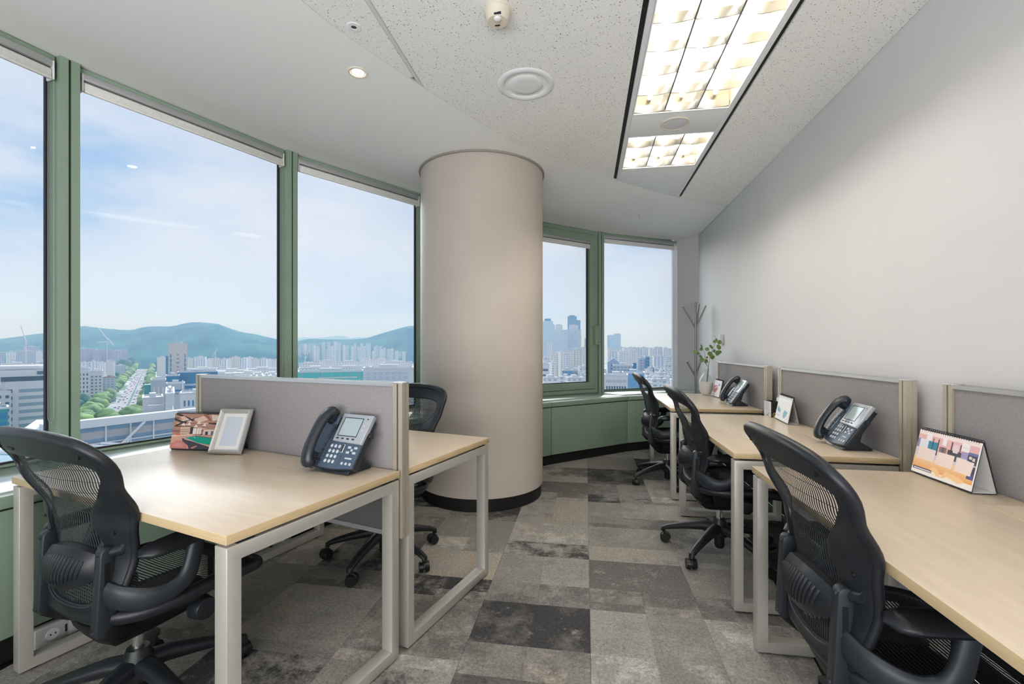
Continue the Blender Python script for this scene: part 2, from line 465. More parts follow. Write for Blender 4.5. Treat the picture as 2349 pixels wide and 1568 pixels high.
M_CHAIR = noise_col(mat('graphite_plastic', (.010, .0125, .016), .40, spec=.5), (.009, .0115, .015), (.012, .0145, .018), 30, 2)
M_CHAIRDARK = mat('near_black_plastic', (.006, .0065, .0075), .5, spec=.4)
M_BRACKET = mat('slate_grey_metal', (.023, .028, .034), .42, metal=.2)
M_CASTER = mat('black_caster', (.010, .010, .011), .35)
def make_weave():
    m = bpy.data.materials.new('open_weave_mesh'); m.use_nodes = True
    N, L = m.node_tree.nodes, m.node_tree.links
    b = N['Principled BSDF']; b.inputs['Base Color'].default_value = (.020, .024, .028, 1); b.inputs['Roughness'].default_value = .6
    o = N['Material Output']
    uv = N.new('ShaderNodeTexCoord'); sp = N.new('ShaderNodeSeparateXYZ'); L.new(uv.outputs['UV'], sp.inputs[0])
    def wave(src, freq, duty):
        a = N.new('ShaderNodeMath'); a.operation = 'MULTIPLY'; a.inputs[1].default_value = freq; L.new(src, a.inputs[0])
        f = N.new('ShaderNodeMath'); f.operation = 'FRACT'; L.new(a.outputs[0], f.inputs[0])
        l = N.new('ShaderNodeMath'); l.operation = 'LESS_THAN'; l.inputs[1].default_value = duty; L.new(f.outputs[0], l.inputs[0])
        return l.outputs[0]
    s1 = wave(sp.outputs['X'], 46.0, .60); s2 = wave(sp.outputs['Y'], 12.0, .05)
    mx = N.new('ShaderNodeMath'); mx.operation = 'MAXIMUM'; L.new(s1, mx.inputs[0]); L.new(s2, mx.inputs[1])
    t = N.new('ShaderNodeBsdfTransparent'); ms = N.new('ShaderNodeMixShader')
    L.new(mx.outputs[0], ms.inputs['Fac']); L.new(t.outputs[0], ms.inputs[1]); L.new(b.outputs[0], ms.inputs[2]); L.new(ms.outputs[0], o.inputs['Surface'])
    MATS['open_weave_mesh'] = m; return m
M_WEAVE = make_weave()

M_PHONE = mat('blue_grey_phone_plastic', (.060, .092, .140), .36)
M_PHONEDK = mat('charcoal_phone_plastic', (.019, .024, .031), .33)
M_BEZEL = mat('silver_phone_bezel', (.42, .46, .50), .32, metal=.3)
M_LCD = mat('grey_lcd', (.36, .44, .46), .15)
M_KEY = mat('pale_keys', (.50, .54, .58), .4)
M_PAPER = mat('white_card', (.82, .81, .79), .6)
M_MATB = mat('pale_blue_print', (.60, .66, .76), .3)
M_GOLD = mat('brushed_champagne', (.58, .50, .36), .35, metal=.6)
M_SILVER = mat('brushed_silver', (.62, .61, .59), .3, metal=.6)

# ------------------------------------------------------------------ the room shell
HC = 2.658                      # ceiling
WIN = [Vector(p) for p in ((-2.60, -1.745), (-2.80, -.515), (-2.772, .709), (-2.558, 1.92), (-2.132, 3.075), (-1.487, 4.123), (-.68, 5.05), (.2, 5.83), (1.225, 6.455))]
WALL0, WALL1 = Vector((1.385, -2.2)), Vector((1.445, 6.235))
YB = -2.2
def seg(i):
    a, b = WIN[i], WIN[i + 1]; d = (b - a); L = d.length; d = d / L
    return a, b, d, Vector((-d.y, d.x)), L     # start, end, along, outward, length
def offset_line(off):
    """facade polyline moved outward by off (negative = into the room)"""
    out = []
    n = len(WIN)
    for k in range(n):
        if k == 0: a, b, d, o, L = seg(0); out.append(a + o * off); continue
        if k == n - 1: a, b, d, o, L = seg(n - 2); out.append(b + o * off); continue
        o1, o2 = seg(k - 1)[3], seg(k)[3]; m = (o1 + o2).normalized()
        out.append(WIN[k] + m * (off / m.dot(o1)))
    return out
def line_hit(p, d, q, e):
    den = d.x * e.y - d.y * e.x; w = q - p
    return p + d * ((w.x * e.y - w.y * e.x) / den)
room_poly = [WALL0, WALL1] + [p for p in reversed(offset_line(.10))] + [Vector((-2.50, YB))]
room_poly = [(p.x, p.y) for p in room_poly]

# floor slab and its carpet tiles
mb = MB(); mb.prism(room_poly, -.25, -.012)
floor = struct(mb.build('floor', M_BLACK))
walk_line = [Vector(p) for p in offset_line(-.44)]
walk_poly = [(1.385, YB), (1.443, 6.0)] + [(p.x, p.y) for p in reversed(walk_line)] + [(walk_line[0].x, YB)]
T = .5
full = None
for ix in range(-6, 4):
    for iy in range(-5, 13):
        x0, y0 = .02 + ix * T, .15 + iy * T
        poly = clip([(x0, y0), (x0 + T, y0), (x0 + T, y0 + T), (x0, y0 + T)], walk_poly)
        if len(poly) < 3 or area(poly) < .004: continue
        whole = area(poly) > T * T - 1e-5
        if whole and full is not None:
            share(full, 'carpet_tile', floor, (x0 + T / 2, y0 + T / 2, 0)); continue
        m = MB(); g = .0006
        cx, cy = (x0 + T / 2, y0 + T / 2)
        pp = [((p[0] - cx) * (1 - 2 * g / T), (p[1] - cy) * (1 - 2 * g / T)) for p in poly]
        m.prism(pp, -.0125, 0)
        o = m.build('carpet_tile', M_CARPET, floor); o.location = (cx, cy, 0)
        if whole: full = o

# walls
mb = MB(); mb.prism([WALL0, (WALL0.x + .15, YB), (WALL1.x + .25, WALL1.y + .1), WALL1], 0, HC + .3)
struct(mb.build('wall_right', M_WALL))
mb = MB(); mb.prism([WALL1, (WALL1.x + .2, WALL1.y + .1), (1.40, 6.80), (1.175, 6.590), (1.224, 6.456)], 0, HC + .3)
struct(mb.build('wall_return', M_WALL))
mb = MB(); mb.prism([(-2.6, YB - .15), (1.55, YB - .15), (1.55, YB), (-2.6, YB)], 0, HC + .3)
struct(mb.build('wall_back', M_WALL))
mb = MB(); mb.span((WALL0.x - .014, YB, 0), (WALL0.x, YB + .01, .09))
mb = MB(); mb.prism([(WALL0.x - .012, YB), (WALL0.x, YB), (WALL1.x, WALL1.y), (WALL1.x - .012, WALL1.y)], 0, .09)
struct(mb.build('baseboard_right', M_BLACK))

# under-window cabinets: outer wall, panels, black recess, sill tops
inner = offset_line(-.47); recess = offset_line(-.435); outer = offset_line(.22); gl = offset_line(.10)
ret_d = Vector((1.445 - 1.230, 6.235 - 6.452))
inner[-1] = line_hit(inner[-2], inner[-1] - inner[-2], WALL0, WALL1 - WALL0) - Vector((.004, 0))
recess[-1] = line_hit(recess[-2], recess[-1] - recess[-2], WALL0, WALL1 - WALL0) - Vector((.016, 0))
mb = MB()
for k in range(len(WIN) - 1):
    mb.prism([gl[k], gl[k + 1], outer[k + 1], outer[k]], -.6, .655)
    mb.prism([gl[k], gl[k + 1], outer[k + 1], outer[k]], 2.635, 3.3)
facade = struct(mb.build('wall_facade', mat('exterior_cladding', (.35, .38, .36), .4)))
mb = MB()
for k in range(len(WIN) - 1):
    mb.prism([recess[k], recess[k + 1], gl[k + 1], gl[k]], 0, .60)
cab = struct(mb.build('wall_window', M_BLACK))
for k in range(len(WIN) - 1):
    a, b = inner[k], inner[k + 1]; d = (b - a).normalized(); o = Vector((-d.y, d.x)); g = .004
    cuts = [0, 1]
    for c0, c1 in zip(cuts, cuts[1:]):
        p, q = a.lerp(b, c0) + d * g, a.lerp(b, c1) - d * g
        m = MB(); m.prism([p, q, q + o * .03, p + o * .03], .105, .592); m.build('cabinet_panel', M_GREEN, cab, bevel=.003)
        m = MB(); m.prism([p - o * .012, q - o * .012, q + o * .05, p + o * .05], .600, .648); m.build('sill_nosing', M_GREEN, cab, bevel=.006, seg=3)
mb = MB()
for k in range(len(WIN) - 1):
    a, b = inner[k], inner[k + 1]; d = (b - a).normalized(); o = Vector((-d.y, d.x))
    e = b if k < len(WIN) - 2 else b
    end_in, end_out = (b + o * .05, gl[k + 1]) if k < len(WIN) - 2 else (b + o * .05, Vector((1.285, 6.55)))
    pl = [a + o * .05 if k == 0 else a + (o + seg(k - 1)[3]).normalized() * .05, end_in if k == len(WIN) - 2 else b + (o + seg(k + 1)[3]).normalized() * .05, end_out, gl[k]]
    if k == len(WIN) - 2: pl = [pl[0], end_in, WALL1 - Vector((.004, 0)), Vector((1.228, 6.452)), gl[k + 1] - d * .01, gl[k]]
    m = MB(); m.prism(pl, .60, .652); m.build('sill_board', M_SILL, cab, bevel=.002)

# mullions
for k in range(1, len(WIN) - 1):
    d = (seg(k - 1)[2] + seg(k)[2]).normalized(); rz = math.atan2(d.y, d.x)
    m = MB(); m.extrude([(-.040, 0), (-.0055, 0), (-.0055, .010), (.0055, .010), (.0055, 0), (.040, 0), (.040, .050), (.047, .050), (.047, .11), (-.047, .11), (-.047, .050), (-.040, .050)], 'z', .652, HC)
    o = m.build('trim_%d' % k, [M_GREEN])
    m = MB(); m.span((-.005, .0092, .652), (.005, .0105, HC)); m.build('joint', M_GASKET, o)
    o.location = (WIN[k].x, WIN[k].y, 0); o.rotation_euler = (0, 0, rz); struct(o)

# windows 1..n, each: green frame, dark gasket, glass pane (window_6 also an opening sash)
blind_labels = {}
def window(k, sash=False):
    a, b, d, o, L = seg(k); rz = math.atan2(d.y, d.x)
    w = bpy.data.objects.new('window_%d' % (k + 1), None); COL.objects.link(w); struct(w)
    w.location = (a.x, a.y, 0); w.rotation_euler = (0, 0, rz)
    x0, x1 = .045, L - .045
    if k == len(WIN) - 2: x1 = L + .050
    z0, z1 = .653, 2.652
    def ring(X0, X1, Z0, Z1, t, y0, y1):
        m = MB(); m.ring('y', (X0, Z0), (X1, Z1), t, y0, y1); return m
    if not sash:
        m = MB(); m.span((x0, .030, z1 - .026), (x1, .12, z1)); m.build('head_frame', M_GREEN, w, bevel=.002)
        m = MB(); m.span((x0, .075, z0), (x1, .12, z0 + .012)); m.build('bottom_frame', M_GREEN, w, bevel=.002)
        ring(x0 - .002, x1 + .002, z0 + .010, z1 - .02, .012, .088, .104).build('gasket', M_GASKET, w)
        m = MB(); m.span((x0, .100, z0 + .01), (x1, .108, z1 - .02)); m.build('pane', M_GLASS, w)
    else:
        m = ring(x0, x1, z0, z1, .045, .02, .12); m.build('frame', M_GREEN, w, bevel=.003)
        m = ring(x0 + .043, x1 - .043, z0 + .043, z1 - .043, .008, .030, .10); m.build('gasket', M_GASKET, w)
        s = ring(x0 + .050, x1 - .050, z0 + .050, z1 - .050, .080, .008, .10).build('opening_sash', M_GREEN, w, bevel=.004)
        ring(x0 + .130, x1 - .130, z0 + .130, z1 - .130, .010, .055, .085).build('gasket', M_GASKET, s)
        m = MB(); m.span((x0 + .13, .066, z0 + .13), (x1 - .13, .074, z1 - .13)); m.build('pane', M_GLASS, s)
        m = MB(); m.span((x1 - .085, -.030, 1.25), (x1 - .020, .02, 1.48)); la = m.build('window_latch', M_GREEN, w, bevel=.004)
        m = MB(); m.cyl((x1 - .040, -.032, 1.275), (x1 - .040, -.028, 1.275), .006); m.build('keyhole', M_GASKET, la)
    return w, a, d, o, L, rz
def blind(k, label, x0, x1, zt, y0=.0, chain=False):
    a, b, d, o, L = seg(k); rz = math.atan2(d.y, d.x)
    t = thing('roller_blind', label, 'blind', (a.x, a.y, 0), rz, 'roller blinds wound up at the window heads')
    m = MB(); m.span((x0, y0 + .012, zt - .036), (x1, y0 + .062, zt)); m.build('headrail', M_ALU, t, bevel=.004)
    m = MB(); m.cyl((x0 + .012, y0 + .040, zt - .062), (x1 - .012, y0 + .040, zt - .062), .026, n=20); m.build('fabric_roll', M_BLIND, t, smooth=True)
    m = MB(); m.extrude([(y0 + .0115, zt - .050), (y0 + .0115, zt - .086), (y0 + .009, zt - .086), (y0 + .009, zt - .099), (y0 + .023, zt - .099), (y0 + .023, zt - .086), (y0 + .0165, zt - .086), (y0 + .0165, zt - .050)], 'x', x0 + .014, x1 - .014); m.build('hem_bar', M_BLIND, t, bevel=.002)
    for x in (x0 + .006, x1 - .006):
        m = MB(); m.box((x, y0 + .038, zt - .05), (.008, .058, .092)); m.build('end_bracket', M_WHITE, t, bevel=.003)
    if chain:
        m = MB(); p = []
        xx = x1 - .003
        pts = [(xx, y0 + .018, zt - .06), (xx, y0 + .018, .86)] + [(xx, y0 + .042 - .024 * math.cos(q), .86 - .022 * math.sin(q)) for q in (.5, 1.1, 1.57, 2.1, 2.7)] + [(xx, y0 + .066, .86), (xx, y0 + .066, zt - .06)]
        m.sweep(pts, .0013, 6); m.build('bead_chain', M_ALU, t)
    return t
NW = len(WIN) - 1
for k in range(NW):
    window(k, sash=(k == 6))
blind(2, 'white roller blind with bead chain at the leftmost window, cut by the frame edge', .05, seg(2)[4] - .048, 2.628, .01, chain=True)
blind(3, 'white roller blind at the widest window above the left desk', .05, seg(3)[4] - .048, 2.628, .01)
blind(4, 'white roller blind at the window just left of the round column', .05, seg(4)[4] - .048, 2.628, .01)
blind(6, 'white roller blind on the opening green sash right of the column', .165, seg(6)[4] - .165, 2.528, .004)
blind(7, 'white roller blind at the end window beside the right wall', .05, seg(7)[4] - .020, 2.628, .01)

# column
CCX, CCY, CCR = -.861, 3.773, .51
m = MB(); m.lathe([(CCR, .098), (CCR, HC - .012)], 96); m.lathe([(0, .098), (CCR, .098)], 96)
o = m.build('column', M_COLUMN, smooth=True); o.location = (CCX, CCY, 0); struct(o)
m = MB(); m.lathe([(CCR - .012, 0), (CCR - .012, .10)], 96); bo = m.build('baseboard_column', M_BLACK, smooth=True); bo.location = (CCX, CCY, 0); struct(bo)
m = MB(); m.lathe([(CCR + .001, HC - .014), (CCR + .012, HC - .014), (CCR + .014, HC - .001)], 96)
ro = m.build('trim_column', mat('shadow_gap', (.30, .28, .25), .6), smooth=True); ro.location = (CCX, CCY, 0); struct(ro)

# ------------------------------------------------------------------ ceiling
ARC = [tuple(p) for p in bez([(-1.52, YB, 0), (-1.50, -1, 0), (-1.42, .2, 0), (-1.30, 1.1, 0), (-1.166, 1.745, 0), (-1.042, 2.091, 0), (-.747, 2.721, 0), (-.331, 3.407, 0), (.249, 4.04, 0), (.899, 4.608, 0), (1.432, 4.975, 0)], 6)]
def resample(pts, n):
    pts = [Vector((p[0], p[1])) for p in pts]; cum = [0]
    for a, b in zip(pts, pts[1:]): cum.append(cum[-1] + (b - a).length)
    out = []
    for i in range(n):
        s = cum[-1] * i / (n - 1); k = 0
        while k < len(cum) - 2 and cum[k + 1] < s: k += 1
        t = (s - cum[k]) / (cum[k + 1] - cum[k]); out.append(pts[k].lerp(pts[k + 1], t))
    return out
fac = offset_line(.12); fac = [Vector((-2.5, YB))] + fac[:-1] + [Vector((1.235, 6.46)), Vector((1.440, 6.24))]
nA = 60
ra, rf = resample(ARC, nA), resample(fac, nA)
for p in fac:                                   # keep the facade corners sharp
    j = min(range(nA), key=lambda q: (rf[q] - p).length); rf[j] = p
m = MB()
m.grid([[(p.x, p.y, HC), (lerp(p.x, q.x, .5), lerp(p.y, q.y, .5), HC), (q.x, q.y, HC)] for p, q in zip(ra, rf)])
m.grid([[(p.x, p.y, HC + .012), (q.x, q.y, HC + .012)] for p, q in zip(ra, rf)])
m.grid([[(p.x, p.y, HC), (p.x, p.y, HC + .012)] for p in ra])
ceil = struct(m.build('ceiling', M_SOFFIT))
m = MB(); m.prism(room_poly, HC + .30, HC + .45); struct(m.build('roof_slab', M_SLOT, ceil))
m = MB()                                        # dark void behind the joints, open over the light strip
reg = [(1.385, YB), (1.434, 4.975)] + [(p[0], p[1]) for p in reversed(ARC)]
for xs in ((-1.6, .238), (.908, 1.5)):
    pl = clip([(xs[0], YB), (xs[1], YB), (xs[1], 5.2), (xs[0], 5.2)], reg)
    m.prism(pl, HC + .014, HC + .02)
m.build('ceiling_backing', M_SLOT, ceil)
ROW = .2925; tile0 = {}
for ci, (xa, xb) in enumerate(((-2.03, -.909), (-.887, .2385), (.9075, 1.46))):
    for r in range(-20, 7):
        ya, yb = 3.509 + r * ROW, 3.509 + (r + 1) * ROW
        if yb < YB: continue
        poly = clip([(xa, ya), (xb, ya), (xb, yb), (xa, yb)], reg)
        if len(poly) < 3 or area(poly) < .002: continue
        whole = area(poly) > (xb - xa) * ROW - 1e-5
        if whole and ci in tile0: share(tile0[ci], 'ceiling_tile', ceil, ((xa + xb) / 2, (ya + yb) / 2, 0)); continue
        cx, cy = (xa + xb) / 2, (ya + yb) / 2; g = .0011
        m = MB(); m.prism([((p[0] - cx) * (1 - g), (p[1] - cy) * (1 - 2 * g / ROW)) for p in poly], HC, HC + .013)
        o = m.build('ceiling_tile', M_CTILE, ceil); o.location = (cx, cy, 0)
        if whole: tile0[ci] = o
m = MB(); m.prism(clip([(-.907, YB), (-.8885, YB), (-.8885, 4), (-.907, 4)], reg), HC - .002, HC + .012); m.build('ceiling_runner', M_TBAR, ceil)
m = MB()                                        # thin bead where tiles meet the plain soffit
m.sweep([(p[0], p[1], HC + .001) for p in ARC], .0035, 6); m.build('curved_bead', M_TBAR, ceil)

# the service strip: black slots, flanges, white infill panels
for xa, xb in ((.2385, .264), (.883, .9075)):
    m = MB(); m.prism(clip([(xa, YB), (xb, YB), (xb, 5), (xa, 5)], reg), HC + .012, HC + .02)
    m.build('air_slot', M_SLOT, ceil)
for xa, xb in ((.264, .289), (.857, .883)):
    m = MB(); m.prism(clip([(xa, YB), (xb, YB), (xb, 5), (xa, 5)], reg), HC - .003, HC + .02)
    m.build('strip_flange', M_WHITEMETAL, ceil, bevel=.001)
FIX = [(1.73, 2.932), (3.240, 3.806), (.23, 1.43), (-1.27, -.07)]
for ya, yb in ((2.934, 3.238), (3.808, 5.0), (1.432, 1.728), (-.068, .228), (YB, -1.272)):
    pl = clip([(.2895, ya), (.8565, ya), (.8565, yb), (.2895, yb)], reg)
    m = MB(); m.prism(pl, HC, HC + .02); m.build('strip_panel', M_WHITEMETAL, ceil, bevel=.001)

def fixture(ya, yb, label, ncross, group=None, tube=None):
    W = .566; L = yb - ya; t = thing('ceiling_light', label, 'ceiling light', (.573, (ya + yb) / 2, HC), 0, group)
    D = .11
    m = MB(); x, y = W / 2, L / 2
    m.quad((-x, -y, D), (x, -y, D), (x, y, D), (-x, y, D)); m.quad((-x, -y, 0), (-x, -y, D), (-x, y, D), (-x, y, 0)); m.quad((x, -y, 0), (x, y, 0), (x, y, D), (x, -y, D))
    m.quad((-x, -y, 0), (x, -y, 0), (x, -y, D), (-x, -y, D)); m.quad((-x, y, 0), (-x, y, D), (x, y, D), (x, y, 0))
    m.build('housing', M_REFLECT, t)
    for i in (-1, 0, 1):
        xc = i * W / 3
        m = MB(); m.cyl((xc, -y + .05, .072), (xc, y - .05, .072), .0135, n=12); tb = m.build('fluorescent_tube', tube or M_TUBE, t, smooth=True)
        for sg in (-1, 1):
            m = MB(); m.cyl((xc, sg * (y - .012), .072), (xc, sg * (y - .05), .072), .0145, n=12); m.build('lamp_holder', M_CREAM, tb, smooth=True)
    for i in (-1, 1):                                # long mirror wedges between the tubes
        xc = i * W / 6; m = MB(); m.cm = 0
        m.prism([(-.004, 0), (.004, 0), (.020, .05), (-.020, .05)], -y + .004, y - .004, Matrix.Translation((xc, 0, .004)) @ Matrix.Rotation(PI / 2, 4, 'X') @ Matrix.Scale(1, 4))
        m.build('louvre_spine', M_LOUVRE, t)
        n = max(2, int(L / .19))
        for q in range(n):
            m = MB(); m.box((xc, -y + (q + .5) * L / n, .058), (.030, .075, .006)); m.build('spine_slot', M_SLOT, t)
    for k in range(ncross + 1):
        yy = -y + .006 + (L - .012) * k / ncross
        m = MB(); P = []
        for q in range(25):
            xx = -x + .004 + (W - .008) * q / 24; zb = .004 + .004 * math.cos(q / 24 * 6 * PI)
            P.append([(xx, yy - .002, zb), (xx, yy - .007, .046)])
        m.grid([[a, b, (b[0], -b[1] + 2 * yy, b[2]), (a[0], -a[1] + 2 * yy, a[2])] for a, b in P], closed_u=True)
        m.build('louvre_blade', M_LOUVRE, t, smooth=True)
    m = MB(); m.ring('z', (-x, -y), (x, y), .006, -.004, .002)
    m.build('rim', M_WHITEMETAL, t)
    return t
fixture(*FIX[0], 'long louvred fluorescent ceiling light nearest the camera, above the right desks', 6)
fixture(*FIX[1], 'short louvred fluorescent ceiling light beyond the round speaker panel', 3, None, M_TUBE3)
fixture(*FIX[2], 'louvred fluorescent ceiling light directly above the nearest right desk end', 6, 'ceiling lights behind the photographer', M_TUBE2)
fixture(*FIX[3], 'louvred fluorescent ceiling light closest to the back wall', 6, 'ceiling lights behind the photographer', M_TUBE2)

# ceiling fittings
def downlight(x, y, label, group=None):
    t = thing('downlight', label, 'downlight', (x, y, HC), 0, group)
    m = MB(); m.lathe([(.034, .02), (.036, .002), (.040, -.003), (.050, -.004), (.053, 0)], 40); m.build('trim_ring', M_DOWNRING, t, smooth=True)
    m = MB(); m.lathe([(0, -.0015), (.026, -.001), (.036, .001)], 40); m.build('lens', M_DOWN, t, smooth=True)
downlight(-1.183, 2.251, 'small lit round downlight in the plain white soffit')
downlight(-1.95, .25, 'lit round downlight in the soffit beside the leftmost window', 'downlights outside the picture')
downlight(-1.98, -1.1, 'lit round downlight in the soffit near the back wall', 'downlights outside the picture')
t = thing('air_diffuser', 'large round white air diffuser in the speckled ceiling tiles', 'diffuser', (-.325, 2.503, HC))
m = MB(); m.lathe([(.104, .022), (.112, .002), (.120, -.006), (.140, -.008), (.153, -.004), (.156, 0)], 56); m.build('outer_ring', M_WHITEMETAL, t, smooth=True)
m = MB(); m.lathe([(0, -.007), (.060, -.008), (.088, -.006), (.094, -.001), (.090, .006), (.07, .010)], 56); m.build('centre_plate', M_WHITEMETAL, t, smooth=True)
m = MB(); m.lathe([(.06, .018), (.112, .018)], 40); m.build('dark_throat', M_SLOT, t)
t = thing('smoke_detector', 'cream domed motion detector on the ceiling at the picture top', 'detector', (-.372, 1.930, HC))
m = MB(); m.lathe([(.056, 0), (.058, -.012), (.052, -.022), (.050, -.040), (.042, -.052), (.0, -.054)], 40); m.build('body', M_CREAM, t, smooth=True)
m = MB(); m.ell((.004, -.022, -.052), (.017, .017, .010)); m.build('sensor_lens', M_WHITE, t, smooth=True)
m = MB(); m.box((-.004, .016, -.0545), (.022, .006, .002)); m.build('vent_slot', M_GASKET, t)
m = MB(); m.box((.008, -.046, -.046), (.030, .003, .009)); m.build('printed_mark', M_GASKET, t)
t = thing('ceiling_speaker', 'round white speaker grille in the panel between the two lights', 'speaker', (.571, 3.088, HC))
m = MB(); m.lathe([(.074, -.002), (.080, -.008), (.088, -.008), (.092, 0)], 44); m.build('ring', M_CREAM, t, smooth=True)
m = MB(); m.lathe([(0, -.010), (.05, -.009), (.076, -.004)], 44); m.build('grille', mat('speaker_grille', (.62, .62, .62), .6), t, smooth=True)
t = thing('pinhole_fitting', 'small dark recessed fitting in the ceiling tile at upper left', 'ceiling fitting', (-1.033, 1.929, HC))
m = MB(); m.lathe([(.011, .006), (.013, -.003), (.030, -.003), (.033, 0)], 32); m.build('flange', M_WHITEMETAL, t, smooth=True)
m = MB(); m.lathe([(0, -.0005), (.012, -.0005)], 24); m.build('aperture', mat('dark_brass', (.06, .05, .04), .3, metal=.5), t)
t = thing('sprinkler_head', 'tiny sprinkler head in the plain soffit above the end window', 'sprinkler', (.572, 5.14, HC))
m = MB(); m.lathe([(.006, 0), (.030, -.002), (.030, -.004), (.006, -.010)], 24); m.build('escutcheon', M_WHITEMETAL, t, smooth=True)
m = MB(); m.cyl((0, 0, -.01), (0, 0, -.028), .004, n=8); m.lathe([(.003, -.028), (.012, -.030), (.003, -.031)], 12); m.build('deflector', M_CHROME, t)

# wall plate by the plant, sockets on the cabinet recess
t = thing('wall_thermostat', 'plain white wall box beside the plant on the right wall', 'wall box', (1.437, 5.16, 1.30))
m = MB(); m.box((-.016, 0, 0), (.034, .085, .10)); m.build('cover', M_WALL, t, bevel=.004)
def socket(k, s, w, label, z=.048):
    a, b = recess[k], recess[k + 1]; d = (b - a).normalized(); p = a.lerp(b, s)
    t = thing('floor_socket', label, 'socket', (p.x, p.y, z), math.atan2(d.y, d.x), 'grey socket boxes under the window cabinets')
    m = MB(); m.box((0, -.022, 0), (w, .043, .075)); m.build('box', M_GREYBOX, t, bevel=.003)
    m = MB(); m.cyl((0, -.046, 0), (0, -.043, 0), .022, n=20); f = m.build('socket_face', M_WHITE, t)
    for q in (-.008, .008):
        m = MB(); m.cyl((q, -.0475, 0), (q, -.0455, 0), .003, n=8); m.build('pin_hole', M_GASKET, f)
    m = MB(); m.box((w / 2 - .012, -.0445, 0), (.006, .003, .03)); m.build('latch', M_GASKET, t)

# ------------------------------------------------------------------ desks and desk screens
DH = .73
def desk(label, loc, rz, w, d, flap=(.38, .88)):
    """local: x along the front edge, y from the sitter to the screen"""
    t = thing('office_desk', label, 'desk', (loc[0], loc[1], 0), rz, 'beech office desks on steel loop frames')
    m = MB(); m.cm = 0
    th = .026
    m.add([(0, 0, DH), (w, 0, DH), (w, d, DH), (0, d, DH)], [(0, 1, 2, 3)])
    m.cm = 1
    m.add([(0, 0, DH), (w, 0, DH), (w, d, DH), (0, d, DH), (0, 0, DH - th), (w, 0, DH - th), (w, d, DH - th), (0, d, DH - th)],
          [(0, 4, 5, 1), (1, 5, 6, 2), (2, 6, 7, 3), (3, 7, 4, 0), (7, 6, 5, 4)])
    m.build('tabletop', [M_DESK, M_EDGE], t, bevel=.0012, seg=2)
    f0, f1 = flap
    m = MB(); m.span((f0, d - .150, DH - .002), (f1, d - .020, DH + .0004)); m.build('cable_flap', M_DESK, t)
    ft = DH - th - .009; a, b = .050, .040
    for x0, x1 in ((.002, .002 + a), (w - .002 - a, w - .002)):
        m = MB(); m.ring('x', (.003, .008), (d - .003, ft), b, x0, x1)
        lf = m.build('leg_frame', M_FRAME, t, bevel=.0018)
        for yy in (.05, d - .05):
            m = MB(); m.cyl(((x0 + x1) / 2, yy, 0), ((x0 + x1) / 2, yy, .009), .016, n=12); m.build('glide_foot', M_BLACK, lf)
        for yy in (.06, d - .06):
            m = MB(); m.box(((x0 + x1) / 2, yy, ft + .005), (.036, .05, .0105)); m.build('spacer', M_BLACK, lf)
    for yy in (d * .32, d * .74):
        m = MB(); m.span((.05, yy, ft - .042), (w - .05, yy + .03, ft)); m.build('under_beam', M_MODESTY, t)
    return t
def screen(label, loc, rz, L, z0=.465, z1=1.074, th=.040, group='mauve grey desk screens'):
    """local x along the screen, y through it, origin at the middle of one end"""
    t = thing('desk_screen', label, 'screen', (loc[0], loc[1], 0), rz, group)
    pw = .046
    m = MB(); m.span((pw, -th / 2 + .006, .700), (L - pw, th / 2 - .006, z1 - .0165)); m.build('fabric_panel', M_SCREEN, t)
    m = MB(); m.span((pw, -th / 2 + .008, z0 + .012), (L - pw, th / 2 - .008, .700)); m.build('lower_panel', M_MODESTY, t)  # dark board, its tone deepened to stand in for shade under the desk
    h = th / 2; m = MB()
    m.extrude([(-h, z1 - .017), (h, z1 - .017), (h, z1 - .002), (h - .005, z1 - .002), (h - .005, z1 - .009), (-h + .005, z1 - .009), (-h + .005, z1 - .002), (-h, z1 - .002)], 'x', pw - .001, L - pw + .001)
    m.build('top_rail', M_ALU, t)
    m = MB(); m.span((pw - .001, -h + .006, z1 - .0095), (L - pw + .001, h - .006, z1 - .0082)); m.build('rail_groove', M_GASKET, t)
    m = MB(); m.span((pw - .001, -h, z0), (L - pw + .001, h, z0 + .018)); m.build('bottom_rail', M_ALU, t)
    for x0, s in ((0, 1), (L, -1)):
        q = h + .001
        half = [(.0, q), (.020, q), (.020, q - .006), (.027, q - .006), (.027, q), (pw, q)]
        prof = [(0, .004), (.004, .004), (.004, -.004), (0, -.004)][::-1]
        prof = [(0, -.004), (.005, -.004), (.005, .004), (0, .004)] + half + [(x, -y) for x, y in reversed(half)]
        m = MB(); m.extrude([(x0 + s * x, y) for x, y in prof], 'z', z0, z1 - .006)
        po = m.build('end_post', M_POST, t)
        for y in (q - .0055, -q + .0055):
            m = MB(); m.box((x0 + s * .0235, y, (z0 + z1 - .006) / 2), (.006, .0012, z1 - z0 - .008)); m.build('post_groove', M_GASKET, po)
        m = MB(); m.span((x0, -th / 2 - .001, z1 - .006), (x0 + s * pw, th / 2 + .001, z1)); m.build('post_cap', M_ALU, t, bevel=.001)
    return t
R1 = math.radians(-16.26)
E1 = Vector((.280, .960)); EX = Vector((.960, -.280))
DW, DD = 1.256, .682
A_ = Vector((-.905, 1.037)) - EX * DW
desk_a = desk('pale beech desk at the left front, photo frame and phone on it', A_, R1, DW, DD)
B_ = Vector((-.508, 2.392))
desk_b = desk('pale beech desk behind the left screen, by the round column', B_, R1 + PI, DW, DD)
S_ = Vector((-.700, 1.7145))
screen('mauve grey screen between the two left desks', S_, R1 + PI, 1.325)
RX = .668; RD = .677
def rdesk(label, ynear, w=1.256): return desk(label, (RX, ynear + w), -PI / 2, w, RD)
rdesk('beech desk at the lower right, picture calendar on it', .735)
rdesk('beech desk in the middle of the right row, with cup and phone', 2.222)
rdesk('farthest beech desk of the right row, vase at its far end', 3.782)
